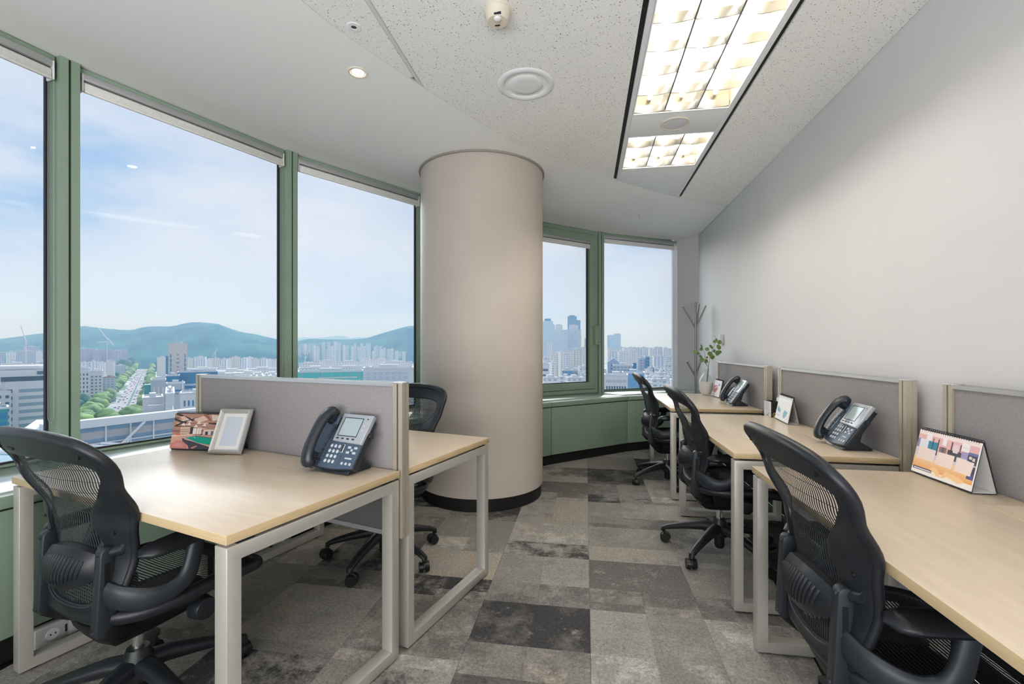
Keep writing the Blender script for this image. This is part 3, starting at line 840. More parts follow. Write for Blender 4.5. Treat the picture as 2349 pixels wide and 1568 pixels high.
def rscreen(label, ynear, yfar): return screen(label, (1.366, yfar), -PI / 2, yfar - ynear)
rscreen('mauve grey screen on the near right desk, cut off by the picture edge', .665, 1.985)
rscreen('mauve grey screen behind the middle right desk', 2.185, 3.495)
rscreen('mauve grey screen behind the farthest right desk', 3.705, 5.030)
socket(2, .775, .11, 'grey socket box nearest the left desk leg, under the window cabinet')
socket(2, .865, .11, 'second grey socket box from the left desk leg, under the window cabinet')
socket(3, .57, .11, 'grey socket box under the left desk, seen below its long side frame')
socket(3, .69, .11, 'twin-looking grey socket box farthest under the left desk')

# ------------------------------------------------------------------ mesh task chairs (local: sitter faces +y, floor z = 0)
OUT_W = [(.385, .0), (.390, .085), (.402, .145), (.43, .188), (.48, .215), (.55, .228), (.62, .236), (.70, .252), (.78, .270), (.85, .282), (.895, .280), (.922, .262), (.940, .225), (.952, .160), (.958, .09), (.960, 0)]
IN_W = [(.425, 0), (.428, .07), (.440, .115), (.47, .142), (.52, .158), (.58, .160), (.63, .148), (.672, .128), (.70, .124), (.73, .140), (.77, .192), (.81, .230), (.845, .243), (.872, .224), (.886, .165), (.889, .09), (.890, 0)]
OUT_W = [(.407 + (z - .385) * .98, w * .935) for z, w in OUT_W]
IN_W = [(.407 + (z - .385) * .98, w * .935) for z, w in IN_W]
def back_y(x, z):
    base = curve1([(.40, -.172), (.49, -.176), (.60, -.165), (.71, -.182), (.83, -.226), (.97, -.280)], z)
    k = curve1([(.42, .75), (.61, 1.00), (.73, .95), (.86, .60), (.97, .45)], z)
    return base + k * x * x
def outline(keys, n):
    pts = bez([(k[1], 0, k[0]) for k in keys], 10)
    pts = [Vector((max(p.x, 0), 0, p.z)) for p in pts]
    cum = [0]
    for a, b in zip(pts, pts[1:]): cum.append(cum[-1] + (b - a).length)
    out = []
    for i in range(n):
        s = cum[-1] * i / (n - 1); k = 0
        while k < len(cum) - 2 and cum[k + 1] < s: k += 1
        t = (s - cum[k]) / max(1e-9, cum[k + 1] - cum[k]); out.append(pts[k].lerp(pts[k + 1], min(1, t)))
    return out
NB = 56
oo, ii = outline(OUT_W, NB), outline(IN_W, NB)
def full_loop(h):
    return [Vector((p.x, 0, p.z)) for p in h] + [Vector((-p.x, 0, p.z)) for p in reversed(h[1:-1])]
LO, LI = full_loop(oo), full_loop(ii)
def on_back(p, dy=0.0): return Vector((p.x, back_y(p.x, p.z) + dy, p.z))

def make_chair(label, loc, rz):
    t = thing('task_chair', label, 'chair', (loc[0], loc[1], 0), rz, 'black mesh task chairs')
    # back frame: solid band between the two outlines
    m = MB(); P = []
    th = .013
    for a, b in zip(LO, LI):
        row = []
        for s, dy in ((0, 0), (.12, .006), (.5, .004), (.9, .004), (1, 0), (1, -th), (.9, -th - .003), (.5, -th - .001), (.12, -th - .004), (0, -th)):
            q = a.lerp(b, s); row.append(on_back(q, dy))
        P.append(row)
    P.append(P[0])
    m.grid(P, closed_u=True)
    bf = m.build('back_frame', M_CHAIR, t, smooth=True)
    # thick rolled rim along the top and shoulders, thinner below
    pts, rad = [], []
    for p in LO:
        pts.append(on_back(p, -.004)); r = curve1([(.385, .011), (.60, .012), (.80, .013), (.93, .016), (.96, .017)], p.z); rad.append((r, r * .95))
    m = MB(); m.sweep(pts, rad, 10, closed=True, up=(0, 1, 0)); m.build('rolled_rim', M_CHAIR, bf, smooth=True)
    pts = [on_back(p, -.005) for p in LI]
    m = MB(); m.sweep(pts, .006, 8, closed=True, up=(0, 1, 0)); m.build('inner_bead', M_CHAIR, bf, smooth=True)
    m = MB(); m.box((-.09, back_y(.09, .920) - .0155, .920), (.045, .004, .006), rz=-.1); m.build('label_slot', M_CHAIRDARK, bf)
    for x, z in ((-.175, .930), (.212, .915), (-.212, .915), (.185, .675), (-.185, .675)):
        q = on_back(Vector((x, 0, z)), -.0125)
        m = MB(); m.cyl((q.x, q.y, q.z), (q.x, q.y - .0055, q.z), .0055, n=12); m.build('frame_hole', M_CHAIRDARK, bf)
    # weave
    def weave(name, rows, uvs):
        me = bpy.data.meshes.new(name); n = len(rows[0]); vs = [tuple(q) for R in rows for q in R]
        fs = [(i * n + j, i * n + j + 1, (i + 1) * n + j + 1, (i + 1) * n + j) for i in range(len(rows) - 1) for j in range(n - 1)]
        me.from_pydata(vs, [], fs); me.materials.append(M_WEAVE)
        u = me.uv_layers.new(name='UVMap'); flat = [q for R in uvs for q in R]
        for lp in me.loops: u.data[lp.index].uv = flat[lp.vertex_index]
        for p in me.polygons: p.use_smooth = True
        o = bpy.data.objects.new(name, me); COL.objects.link(o); o.parent = t; return o
    rows, uvs = [], []
    zs = [.449 + (.899 - .449) * i / 40 for i in range(41)]
    for z in zs:
        w = 0
        for a, b in zip(ii, ii[1:]):
            if min(a.z, b.z) <= z <= max(a.z, b.z) and a.z != b.z:
                w = max(w, lerp(a.x, b.x, (z - a.z) / (b.z - a.z)))
        w = max(w, .06) + .004
        rows.append([on_back(Vector((w * s / 12, 0, z)), -.004) for s in range(-12, 13)])
        uvs.append([(w * s / 12 * 2.4, z * 2.4) for s in range(-12, 13)])
    weave('back_mesh', rows, uvs)
    # lumbar pad, ribbed
    def lum(u, v, o=0.0):
        x = .137 * u; hz = .064 * (1 - .55 * abs(u) ** 2.2); z = .562 + hz * v + .010 * u
        d = .040 * (1 - u * u) ** .5 * (1 - .6 * v * v) if abs(u) < 1 else 0
        return Vector((x, back_y(x, z) - .016 - d - o, z))
    m = MB(); P = []
    for i in range(25):
        u = -1 + 2 * i / 24
        row = [lum(u, -1 + 2 * j / 12) for j in range(13)] + [Vector((.137 * u, back_y(.137 * u, lum(u, 1 - 2 * j / 6).z) - .006, lum(u, 1 - 2 * j / 6).z)) for j in range(7)]
        P.append(row)
    m.grid(P, closed_u=True)
    lp = m.build('lumbar_pad', M_CHAIR, t, smooth=True)
    m = MB()
    for i in range(16):
        u = -.80 + 1.50 * i / 15; hv = .66 * (1 - .5 * u * u)
        m.sweep([lum(u + .09 * v, v, .0005) for v in [hv * (-1 + 2 * q / 6) for q in range(7)]], [(.0022, .0022)] + [(.0045, .0035)] * 5 + [(.0022, .0022)], 6)
    r = m.build('ribs', M_CHAIR, lp, smooth=True); r['kind'] = 'stuff'
    # uprights either side of the back, with screws
    for s in (-1, 1):
        x = s * .157
        prof = []
        for q in range(9):
            a = PI * q / 8; prof.append((-.166 + .019 * math.cos(a), .616 + .019 * math.sin(a)))
        for q in range(9):
            a = PI + PI * q / 8; prof.append((-.176 + .021 * math.cos(a), .398 + .021 * math.sin(a)))
        m = MB(); m.extrude(prof, 'x', x - .016, x + .016)
        up = m.build('upright', M_BRACKET, t, bevel=.004)
        for y, z in ((-.1845, .616), (-.1965, .398)):
            m = MB(); m.cyl((x, y + .002, z), (x, y - .0035, z), .0075, .006, 14); m.build('screw', M_BRACKET, up, smooth=True)
        m = MB(); m.box((x + s * .0165, -.170, .545), (.002, .012, .09)); m.build('height_slot', M_CHAIRDARK, up)
        # link from the upright to the back frame
        m = MB(); m.sweep([(x, -.160, .614), (s * .190, back_y(.19, .62) - .006, .622), (s * .208, back_y(.208, .65) - .002, .655)], [(.014, .016), (.016, .018), (.010, .012)], 10); m.build('frame_link', M_CHAIR, t, smooth=True)
        # arm
        pts = bez([(x + s * .006, -.170, .500), (s * .215, -.150, .488), (s * .252, -.105, .474), (s * .268, -.05, .478), (s * .270, -.005, .508), (s * .262, .026, .604)], 6)
        n = len(pts); rad = [(curve1([(0, .013), (.5, .014), (1, .020)], i / (n - 1)), curve1([(0, .037), (.3, .034), (.6, .028), (1, .027)], i / (n - 1))) for i in range(n)]
        m = MB(); m.sweep(pts, rad, 14, up=(0, 0, 1)); ar = m.build('armrest', M_BRACKET, t, smooth=True)
        m = MB(); prof = []
        for i in range(13):
            a = -PI / 2 + PI * i / 12; prof.append((math.cos(a), math.sin(a)))
        P = []
        for i in range(17):
            u = -1 + 2 * i / 16; e = (1 - abs(u) ** 5) ** .5 if abs(u) < 1 else 0
            hw = .045 * max(e, .02) * (1.0 - .10 * u); hh = .025 * max(e, .05)
            P.append([(s * .258 + hw * math.cos(2 * PI * j / 18), .000 + .138 * u, .615 + (hh if math.sin(2 * PI * j / 18) > 0 else hh * .75) * math.sin(2 * PI * j / 18) + .006 * u) for j in range(18)])
        m.grid(P, closed_u=True); m.build('arm_pad', M_CHAIR, ar, smooth=True)
    # adjuster knob beside the lumbar
    m = MB(); m.extrude([(-.005, .46), (.028, .47), (.034, .53), (.026, .55), (-.005, .545)], 'x', -.190, -.176, Matrix.Translation((0, -.170, .03))); m.build('side_lever', M_CHAIRDARK, t, bevel=.004)
    # seat: rolled frame and weave
    def seat_z(x, y): return .432 + .30 * x * x - .10 * max(0, y - .10) ** 1.0 * 1.2 - .9 * max(0, y - .20) ** 2 - .012 * math.exp(-((y + .05) / .16) ** 2)
    loop = []
    for i in range(64):
        a = 2 * PI * i / 64; c, s = math.cos(a), math.sin(a)
        ex = .5
        x = .252 * abs(c) ** ex * (1 if c > 0 else -1); y = .075 + .240 * abs(s) ** ex * (1 if s > 0 else -1)
        x *= 1 - .16 * max(0, -(y - .0)) / .2
        loop.append(Vector((x, y, seat_z(x, y))))
    m = MB(); m.sweep([p - Vector((0, 0, .012)) for p in loop], [(.021, .023)] * 64, 12, closed=True, up=(0, 0, 1)); m.build('seat_frame', M_CHAIR, t, smooth=True)
    rows, uvs = [], []
    for i in range(25):
        y = -.160 + .47 * i / 24
        e = abs((y - .075) / .240); w = .252 * (1 - min(.999, e) ** 4) ** .25; w *= 1 - .16 * max(0, -y) / .2
        rows.append([(w * j / 10, y, seat_z(w * j / 10, y)) for j in range(-10, 11)]); uvs.append([(y * 2.0, w * j / 10 * 2) for j in range(-10, 11)])
    weave('seat_mesh', rows, uvs)
    # tilt housing and yoke under the seat
    m = MB(); P = []
    for z, hx, y0, y1 in ((.268, .045, -.07, .06), (.285, .075, -.10, .11), (.325, .095, -.13, .16), (.360, .10, -.14, .18), (.372, .08, -.12, .16)):
        P.append([(hx * sx, y, z) for sx, y in ((-1, y0), (0, y0 - .012), (1, y0), (1.06, (y0 + y1) / 2), (1, y1), (0, y1 + .012), (-1, y1), (-1.06, (y0 + y1) / 2))])
    m.grid(P, closed_u=True); m.add(P[0], [tuple(range(8))]); m.add(P[-1], [tuple(range(8))])
    m.build('tilt_housing', M_CHAIRDARK, t, smooth=True)
    for s in (-1, 1):
        m = MB(); m.sweep(bez([(s * .05, -.05, .325), (s * .11, -.09, .345), (s * .150, -.14, .375), (s * .157, -.168, .398)], 5), [(.018, .030)] * 16, 10, up=(0, 0, 1)); m.build('yoke_arm', M_CHAIRDARK, t, smooth=True)
        m = MB(); m.sweep([(s * .09, .02, .350), (s * .20, .03, .385), (s * .238, .04, .405)], [(.03, .014), (.03, .012), (.03, .012)], 10, up=(0, 0, 1)); m.build('seat_strut', M_CHAIRDARK, t, smooth=True)
        m = MB(); m.cyl((s * .20, .07, .350), (s * .245, .07, .350), .040, .034, 22); m.build('tension_knob', M_CHAIR, t, smooth=True, bevel=.003)
    m = MB(); m.sweep(bez([(.10, .10, .335), (.17, .14, .318), (.22, .16, .330)], 4), .006, 8); m.build('tilt_lever', M_CHAIRDARK, t, smooth=True)
    # gas lift
    m = MB(); m.cyl((0, 0, .190), (0, 0, .292), .0165, n=22); m.build('gas_cylinder', M_CHROME, t, smooth=True)
    m = MB(); m.lathe([(.0, .095), (.030, .098), (.048, .108), (.052, .140), (.042, .178), (.032, .206), (.017, .207)], 28); m.build('base_hub', M_CHAIR, t, smooth=True)
    m = MB(); m.lathe([(0, .034), (.024, .036), (.028, .050), (.028, .100)], 20); m.build('hub_cup', M_CHAIRDARK, t, smooth=True)
    for k in range(5):
        a = 2 * PI * k / 5 + .45; c, s = math.cos(a), math.sin(a); M = Matrix.Rotation(a, 4, 'Z')
        m = MB(); m.sweep([(.025, 0, .152), (.09, 0, .148), (.19, 0, .126), (.285, 0, .100), (.322, 0, .084), (.326, 0, .066)], [(.036, .030), (.031, .028), (.025, .021), (.021, .016), (.018, .014), (.015, .012)], 12, M, up=(0, 0, 1)); m.build('star_leg', M_CHAIR, t, smooth=True)
        m = MB(); prof = [(.033 * math.cos(PI * q / 10), .030 + .033 * math.sin(PI * q / 10)) for q in range(11)] + [(-.024, .022), (.024, .022)]
        B = Matrix.Translation((0.322 * c, .322 * s, 0)) @ Matrix.Rotation(a + 1.1 + .7 * k, 4, 'Z') @ Matrix.Translation((.012, 0, 0))
        m.extrude(prof, 'y', -.006, .006, B); m.cyl((-.008, 0, .045), (-.008, 0, .078), .008, n=10, M=B)
        ca = m.build('caster', M_CASTER, t, bevel=.001)
        for q in (-1, 1):
            m = MB(); m.cyl((0, q * .007, .030), (0, q * .027, .030), .030, .027, 22, B); m.build('wheel', M_CASTER, ca, smooth=True)
    return t

CHAIRS = [
    ('black mesh task chair at the left front desk, back towards the camera', (-1.486, 1.321), -.238, -27),
    ('black mesh task chair half hidden behind the left screen, near the column', (-1.145, 2.49), 2.86, 1),
    ('black mesh task chair cut by the lower right corner, at the nearest right desk', (.784, 1.379), -1.574, 8),
    ('black mesh task chair tucked in at the middle right desk', (.780, 2.860), -1.555, 5),
    ('smallest looking black mesh task chair, at the farthest right desk', (.728, 4.280), -1.525, -22),
]
def spin(c, deg):
    for ch in c.children:
        if ch.name.startswith(('star_leg', 'caster')): ch.rotation_euler = (0, 0, math.radians(deg))
c0 = make_chair(*CHAIRS[0][:3])
for lab, loc, rz, dg in CHAIRS[1:]:
    c = copy_tree(c0); c['label'] = lab; c.location = (loc[0], loc[1], 0); c.rotation_euler = (0, 0, rz); spin(c, dg)
spin(c0, CHAIRS[0][3])

# ------------------------------------------------------------------ things on the desks
def inside(poly, x, y):
    c = False; j = len(poly) - 1
    for i in range(len(poly)):
        xi, yi = poly[i]; xj, yj = poly[j]
        if (yi > y) != (yj > y) and x < (xj - xi) * (y - yi) / (yj - yi) + xi: c = not c
        j = i
    return c
def make_print_mat():
    m = bpy.data.materials.new('printed_page'); m.use_nodes = True
    N, L, b = nodes(m); a = N.new('ShaderNodeVertexColor'); a.layer_name = 'ink'
    L.new(a.outputs['Color'], b.inputs['Base Color']); b.inputs['Roughness'].default_value = .45
    MATS['printed_page'] = m; return m
M_PRINT = make_print_mat()
def printed(name, parent, P, nu, nv, paint):
    """flat printed sheet: P(u,v) -> point, paint(u,v) -> ink colour; one connected sheet"""
    vs = [tuple(P(i / nu, j / nv)) for j in range(nv + 1) for i in range(nu + 1)]
    fs = [(j * (nu + 1) + i, j * (nu + 1) + i + 1, (j + 1) * (nu + 1) + i + 1, (j + 1) * (nu + 1) + i) for j in range(nv) for i in range(nu)]
    me = bpy.data.meshes.new(name); me.from_pydata(vs, [], fs); me.materials.append(M_PRINT)
    ca = me.color_attributes.new('ink', 'FLOAT_COLOR', 'CORNER'); buf = []
    for j in range(nv):
        for i in range(nu):
            c = paint((i + .5) / nu, (j + .5) / nv); buf += [c[0], c[1], c[2], 1.0] * 4
    ca.data.foreach_set('color', buf)
    o = bpy.data.objects.new(name, me); COL.objects.link(o); o.parent = parent
    return o
def painter(bg, shapes):
    bb = [((min(p[0] for p in s), min(p[1] for p in s), max(p[0] for p in s), max(p[1] for p in s)), s, c) for s, c in shapes]
    def f(u, v):
        c = bg(u, v) if callable(bg) else bg
        for (a0, b0, a1, b1), poly, col in bb:
            if a0 <= u <= a1 and b0 <= v <= b1 and inside(poly, u, v): c = col
        return c
    return f
def rect(a, b, c, d): return [(a, b), (c, b), (c, d), (a, d)]
rr = random.Random(11)
# pool hall
BR, DK, TAN, WH = (.46, .24, .18), (.045, .035, .045), (.62, .40, .30), (.78, .66, .58)
pool = []
for k in range(26):
    x, y = rr.random(), .42 + rr.random() * .5; w = .05 + rr.random() * .16
    pool.append(([(x - w, y), (x + w, y + .05 * rr.uniform(-1, 1)), (x + w, y + .03), (x - w, y + .025)], rr.choice([DK, BR, TAN, WH, (.30, .13, .11), (.70, .50, .40)])))
pool += [([(0, .98), (.08, 1), (.45, .82), (.40, .78)], DK), ([(.78, 1), (.70, 1), (.30, .78), (.05, .62), (.05, .67), (.28, .82)], DK), ([(0, .86), (.0, .80), (.26, .70), (.30, .74)], DK),
         ([(.10, .90), (.22, .78), (.34, .82), (.20, .93)], (.72, .50, .42)), ([(.44, .82), (.62, .95), (.74, .84), (.56, .74)], (.74, .52, .44)), ([(.80, .98), (.95, .96), (.99, .84), (.84, .80)], (.72, .58, .50)), ([(.64, .98), (.70, 1.0), (.82, .82), (.78, .80)], (.34, .10, .10))]
for x, y in ((.34, .70), (.55, .74), (.68, .68), (.50, .64), (.22, .68)): pool.append(([(x - .045, y - .03), (x + .045, y - .03), (x + .02, y + .02), (x, y + .06), (x - .02, y + .02)], (.82, .74, .66)))
pool += [(rect(.17, .42, .38, .62), (.62, .46, .36)), (rect(.17, .47, .38, .49), BR), (rect(.17, .53, .38, .55), BR), (rect(.45, .42, .63, .58), (.80, .74, .68)), (rect(.52, .42, .53, .58), BR), (rect(.58, .42, .59, .58), BR), (rect(.68, .40, .92, .56), (.70, .62, .58)), (rect(.72, .40, .78, .50), DK), (rect(.84, .40, .90, .52), (.22, .16, .18)), (rect(.39, .40, .45, .62), DK),
         ([(0, 0), (1, 0), (1, .36), (.45, .40), (0, .36)], (.62, .36, .28)), ([(0, .34), (.45, .39), (.45, .42), (0, .37)], (.80, .62, .50)), ([(0, 0), (.38, 0), (.36, .18), (.16, .24), (.0, .14)], (.58, .22, .20)), ([(.06, .06), (.26, .04), (.30, .12), (.14, .18)], (.66, .28, .26)), (rect(.08, .38, .18, .42), (.62, .12, .08)),
         ([(.24, .30), (.98, .02), (1, 0), (.42, 0), (.38, .10), (.25, .22)], (.050, .050, .075)), ([(.28, .30), (.30, .26), (1, .06), (1, .12)], (.60, .36, .34)), ([(.30, .31), (.50, .36), (1, .30), (1, .10), (.62, .17)], (.0, .33, .24)), ([(.50, .36), (.52, .38), (1, .32), (1, .30)], (.20, .10, .10)),
         (rect(.50, .315, .52, .33), (.85, .80, .70)), ([(.45, .03), (.56, .10), (.60, .08), (.50, .0)], (.55, .22, .20))]
POOL = painter(BR, pool)
# bright office corridor
def office_bg(u, v):
    if v > .62: return (.72, .42, .44) if v < .90 else (.80, .68, .66)
    if v > .40: return (.60, .54, .62)
    if v > .12: return lerp3((.80, .36, .10), (.85, .62, .38), (v - .12) / .28)
    return (.85, .80, .76)
def lerp3(a, b, t): return tuple(lerp(a[i], b[i], t) for i in range(3))
off = [(rect(.0, .60, .05, .80), (.22, .22, .36)), (rect(.05, .55, .22, .80), (.72, .70, .78)), (rect(.20, .58, .38, .78), (.0, .22, .34)), (rect(.27, .58, .285, .86), DK), (rect(.36, .50, .38, .86), DK), (rect(.40, .52, .52, .72), (.24, .13, .09)), (rect(.44, .54, .48, .72), (.07, .08, .20)), (rect(.54, .48, .76, .70), (.045, .045, .06)), (rect(.62, .66, .70, .84), (.70, .60, .62)), (rect(.60, .50, .66, .54), (.55, .5, .5)), (rect(.58, .62, .60, .88), DK), (rect(.72, .60, .735, .86), DK), (rect(.70, .46, .86, .60), (.62, .58, .66)), (rect(.76, .60, .86, .74), (.34, .30, .52)),
       (rect(.86, .30, 1, .74), (.05, .05, .075)), (rect(.86, .70, 1, .76), (.12, .14, .34)), (rect(.88, .62, .92, .68), (.65, .62, .65)), (rect(.93, .60, .97, .66), (.65, .62, .65)), (rect(.94, .48, 1, .52), (.5, .5, .62)), (rect(.90, .22, 1, .34), (.08, .08, .26)),
       (rect(.15, .80, .24, .96), (.80, .76, .78)), (rect(.43, .76, .50, .94), (.80, .76, .78)), (rect(.74, .74, .86, .92), (.80, .76, .78)), (rect(.76, .82, .84, .83), (.45, .40, .42)),
       ([(.04, .34), (.34, .33), (.36, .60), (.06, .62)], (.80, .66, .62)), ([(.38, .31), (.66, .31), (.67, .60), (.40, .60)], (.82, .68, .64)), ([(.70, .30), (.95, .28), (.97, .57), (.72, .59)], (.82, .68, .64)),
       ([(.30, .10), (.36, .24), (.46, .20), (.52, .06), (.58, .22), (.80, .20), (.90, .12), (.80, .06), (.62, .12), (.50, 0), (.40, .12)], (.86, .56, .28)), (rect(.02, .08, .36, .145), (.035, .04, .10)), (rect(.035, .10, .345, .125), (.80, .78, .78)), (rect(.0, .0, 1, .055), (.84, .82, .80))]
OFFICE = painter(office_bg, off)
sk = [(rect(.0, .90, 1, 1), (.60, .64, .70))]
for k in range(46):
    x, y = .05 + rr.random() * .85, .12 + rr.random() * .66; w, h = .012 + rr.random() * .045, .01 + rr.random() * .04
    sk.append((rect(x, y, x + w, y + h), rr.choice([(.16, .36, .50), (.35, .50, .60), (.58, .64, .70), (.66, .56, .50)])))
sk += [([(.08, .34), (.10, .54), (.26, .46), (.36, .38), (.30, .28)], (.14, .36, .50)), ([(.56, .20), (.60, .46), (.88, .40), (.80, .22), (.66, .10)], (.16, .38, .52)), (rect(.03, .14, .34, .19), (.40, .54, .64)), (rect(.34, .46, .62, .60), (.74, .76, .80))]
SKETCH = painter((.76, .78, .82), sk)
pk = [(rect(.0, .88, 1, 1), (.70, .62, .66)), ([(0, .30), (.0, .62), (.55, .70), (.62, .44), (.30, .16)], (.55, .20, .22)), (rect(.55, .62, .90, .86), (.70, .70, .80)), (rect(.66, .66, .84, .80), (.12, .20, .44)), ([(.1, .5), (.5, .66), (.52, .60), (.14, .42)], (.80, .66, .66)), (rect(.05, .06, .34, .11), (.16, .15, .22))]
PINK = painter((.78, .72, .74), pk)
nw = []
for k in range(60):
    x, y = rr.random(), rr.random() * .34; nw.append((rect(x, y, x + .03 + rr.random() * .09, y + .02 + rr.random() * .05), rr.choice([DK, (.5, .5, .52), (.62, .42, .30), (.35, .5, .6)])))
for k in range(16):
    y = .40 + k * .034; x0 = .06 + rr.random() * .05; nw.append((rect(x0, y, x0 + .5 + rr.random() * .35, y + .014), (.24, .24, .26)))
NEWS = painter((.66, .66, .66), nw)
bk = [(rect(.2, 0, 1, .30), (.40, .30, .12)), (rect(.3, .05, .6, .22), (.7, .62, .4)), (rect(.5, .45, .8, .5), (.6, .6, .58))]
for k in range(14): bk.append((rect(rr.random(), rr.random() * .28, rr.random(), rr.random() * .28), (.15, .12, .05)))
BLACKSIDE = painter((.02, .02, .02), bk)

def calendar(label, p, q, art, nu, nv, H=.168, D=.072):
    """A-frame desk calendar; p,q = bottom corners of the picture side, left to right as the reader sees it"""
    p, q = Vector(p), Vector(q); d = (q - p); W = d.length; rz = math.atan2(d.y, d.x)
    t = thing('desk_calendar', label, 'calendar', (p.x, p.y, DH + .0008), rz, 'standing desk calendars')
    ty = D * .5
    up = Vector((0, ty, H)); n = Vector((0, -H, ty)).normalized()
    def F(u, v, o=0.0): return Vector((W * u, 0, .002)) + up * v * .985 + n * o
    m = MB(); m.add([F(0, 0), F(1, 0), F(1, 1), F(0, 1), F(0, 0, .002), F(1, 0, .002), F(1, 1, .002), F(0, 1, .002)], [(3, 2, 1, 0), (4, 5, 6, 7), (0, 1, 5, 4), (1, 2, 6, 5), (2, 3, 7, 6), (3, 0, 4, 7)]); m.build('front_board', M_GASKET, t)
    m = MB(); a = F(-.012, .02, .0025); m.add([F(-.012, .025, .0022), F(1.0, .025, .0022), F(1.0, .985, .0022), F(-.012, .985, .0022), F(-.012, .025, .0065), F(1.0, .025, .0065), F(1.0, .985, .0065), F(-.012, .985, .0065)], [(3, 2, 1, 0), (4, 5, 6, 7), (0, 1, 5, 4), (1, 2, 6, 5), (2, 3, 7, 6), (3, 0, 4, 7)]); pg = m.build('page_block', M_PAPER, t)
    printed('printed_picture', pg, lambda u, v: F(-.012 + 1.012 * u, .025 + .96 * v, .0069), nu, nv, art)
    b0, b1 = Vector((0, D, .002)), Vector((0, ty, H))
    nb = Vector((0, H, D - ty)).normalized() * .003
    m = MB(); X = Vector((W, 0, 0)); m.add([b0, b0 + X, b1 + X, b1, b0 + nb, b0 + X + nb, b1 + X + nb, b1 + nb], [(0, 1, 2, 3), (7, 6, 5, 4), (0, 4, 5, 1), (1, 5, 6, 2), (2, 6, 7, 3), (3, 7, 4, 0)]); m.build('back_board', M_GASKET, t)
    m = MB(); k = .0012; m.add([b0 - nb.normalized() * k, b0 + X - nb.normalized() * k, b1 * .97 + X - nb.normalized() * k, b1 * .97 - nb.normalized() * k], [(0, 1, 2, 3)]); m.build('inner_lining', M_PAPER, t)
    m = MB(); m.span((0, .001, 0), (W, D + .001, .0022)); m.build('base_board', M_GASKET, t)
    m = MB(); m.span((.001, .004, .0022), (W - .001, D - .003, .0028)); m.build('base_lining', M_PAPER, t)
    m = MB(); top = b1 + Vector((0, 0, .001)); nr = 26
    for i in range(nr):
        x = W * (.03 + .94 * i / (nr - 1)); pts = [(x, top.y + .0085 * math.cos(a), top.z - .003 + .0085 * math.sin(a)) for a in [2 * PI * q / 12 for q in range(12)]]
        m.sweep(pts, .0010, 5, closed=True, up=(1, 0, 0))
    r = m.build('spiral_binding', M_GASKET, t, smooth=True); r['kind'] = 'stuff'
    return t
calendar('desk calendar with a pool table picture, left of the photo frame', (-1.925, 1.872), (-1.690, 1.879), POOL, 190, 124)
calendar('large desk calendar with a bright office picture, on the nearest right desk', (1.246, 1.985), (1.252, 1.722), OFFICE, 190, 124)
calendar('desk calendar printed with pale blue sketches, beside the printed cup', (1.274, 3.345), (1.246, 3.085), SKETCH, 90, 60, .165, .062)
calendar('small looking desk calendar with pink print, next to the vase', (1.250, 4.815), (1.252, 4.600), PINK, 40, 30, .165)

# photo frame
t = thing('photo_frame', 'silver photo frame with white mount and empty pale blue picture', 'photo frame', (-1.680, 1.818, DH + .0012), math.atan2(.008, .156))
W, L_, TI = .158, .208, math.radians(66)
FM = Matrix.Rotation(TI, 4, 'X')            # local: x right, y up the frame, z towards the viewer
FM = Matrix.Translation((0, .0, .003)) @ FM
m = MB(); m.span((.003, .004, -.020), (W - .003, L_ - .002, -.008), FM); m.build('back_board', M_GASKET, t, bevel=.001)
prof = [(0, 0), (.006, .010), (.014, .008), (.020, .0)]
m = MB(); P = []
cor = [(0, 0), (W, 0), (W, L_), (0, L_)]; ins = [(1, 1), (-1, 1), (-1, -1), (1, -1)]
for (cx, cy), (sx, sy) in zip(cor, ins):
    P.append([Vector((cx + sx * a, cy + sy * a, b)) for a, b in [(0, -.008)] + prof[:] + [(.020, -.008)]])
P.append(P[0]); m.grid(P, FM, closed_u=True); fr = m.build('moulding', M_SILVER, t)
m = MB(); m.ring('z', (.019, .019), (W - .019, L_ - .019), .018, -.0075, -.005, FM); m.build('mount', M_PAPER, t)
m = MB(); m.span((.036, .036, -.0080), (W - .036, L_ - .036, -.0062), FM); m.build('blank_picture', M_MATB, t)
m = MB(); m.add([FM @ Vector((W * .35, L_ * .70, -.020)), FM @ Vector((W * .65, L_ * .70, -.020)), Vector((W * .65, .130, .0005)), Vector((W * .35, .130, .0005)), FM @ Vector((W * .35, L_ * .67, -.020)), FM @ Vector((W * .65, L_ * .67, -.020)), Vector((W * .65, .126, .0005)), Vector((W * .35, .126, .0005))], [(0, 1, 2, 3), (7, 6, 5, 4), (0, 4, 5, 1), (1, 5, 6, 2), (2, 6, 7, 3), (3, 7, 4, 0)]); m.build('easel_leg', M_GASKET, t)

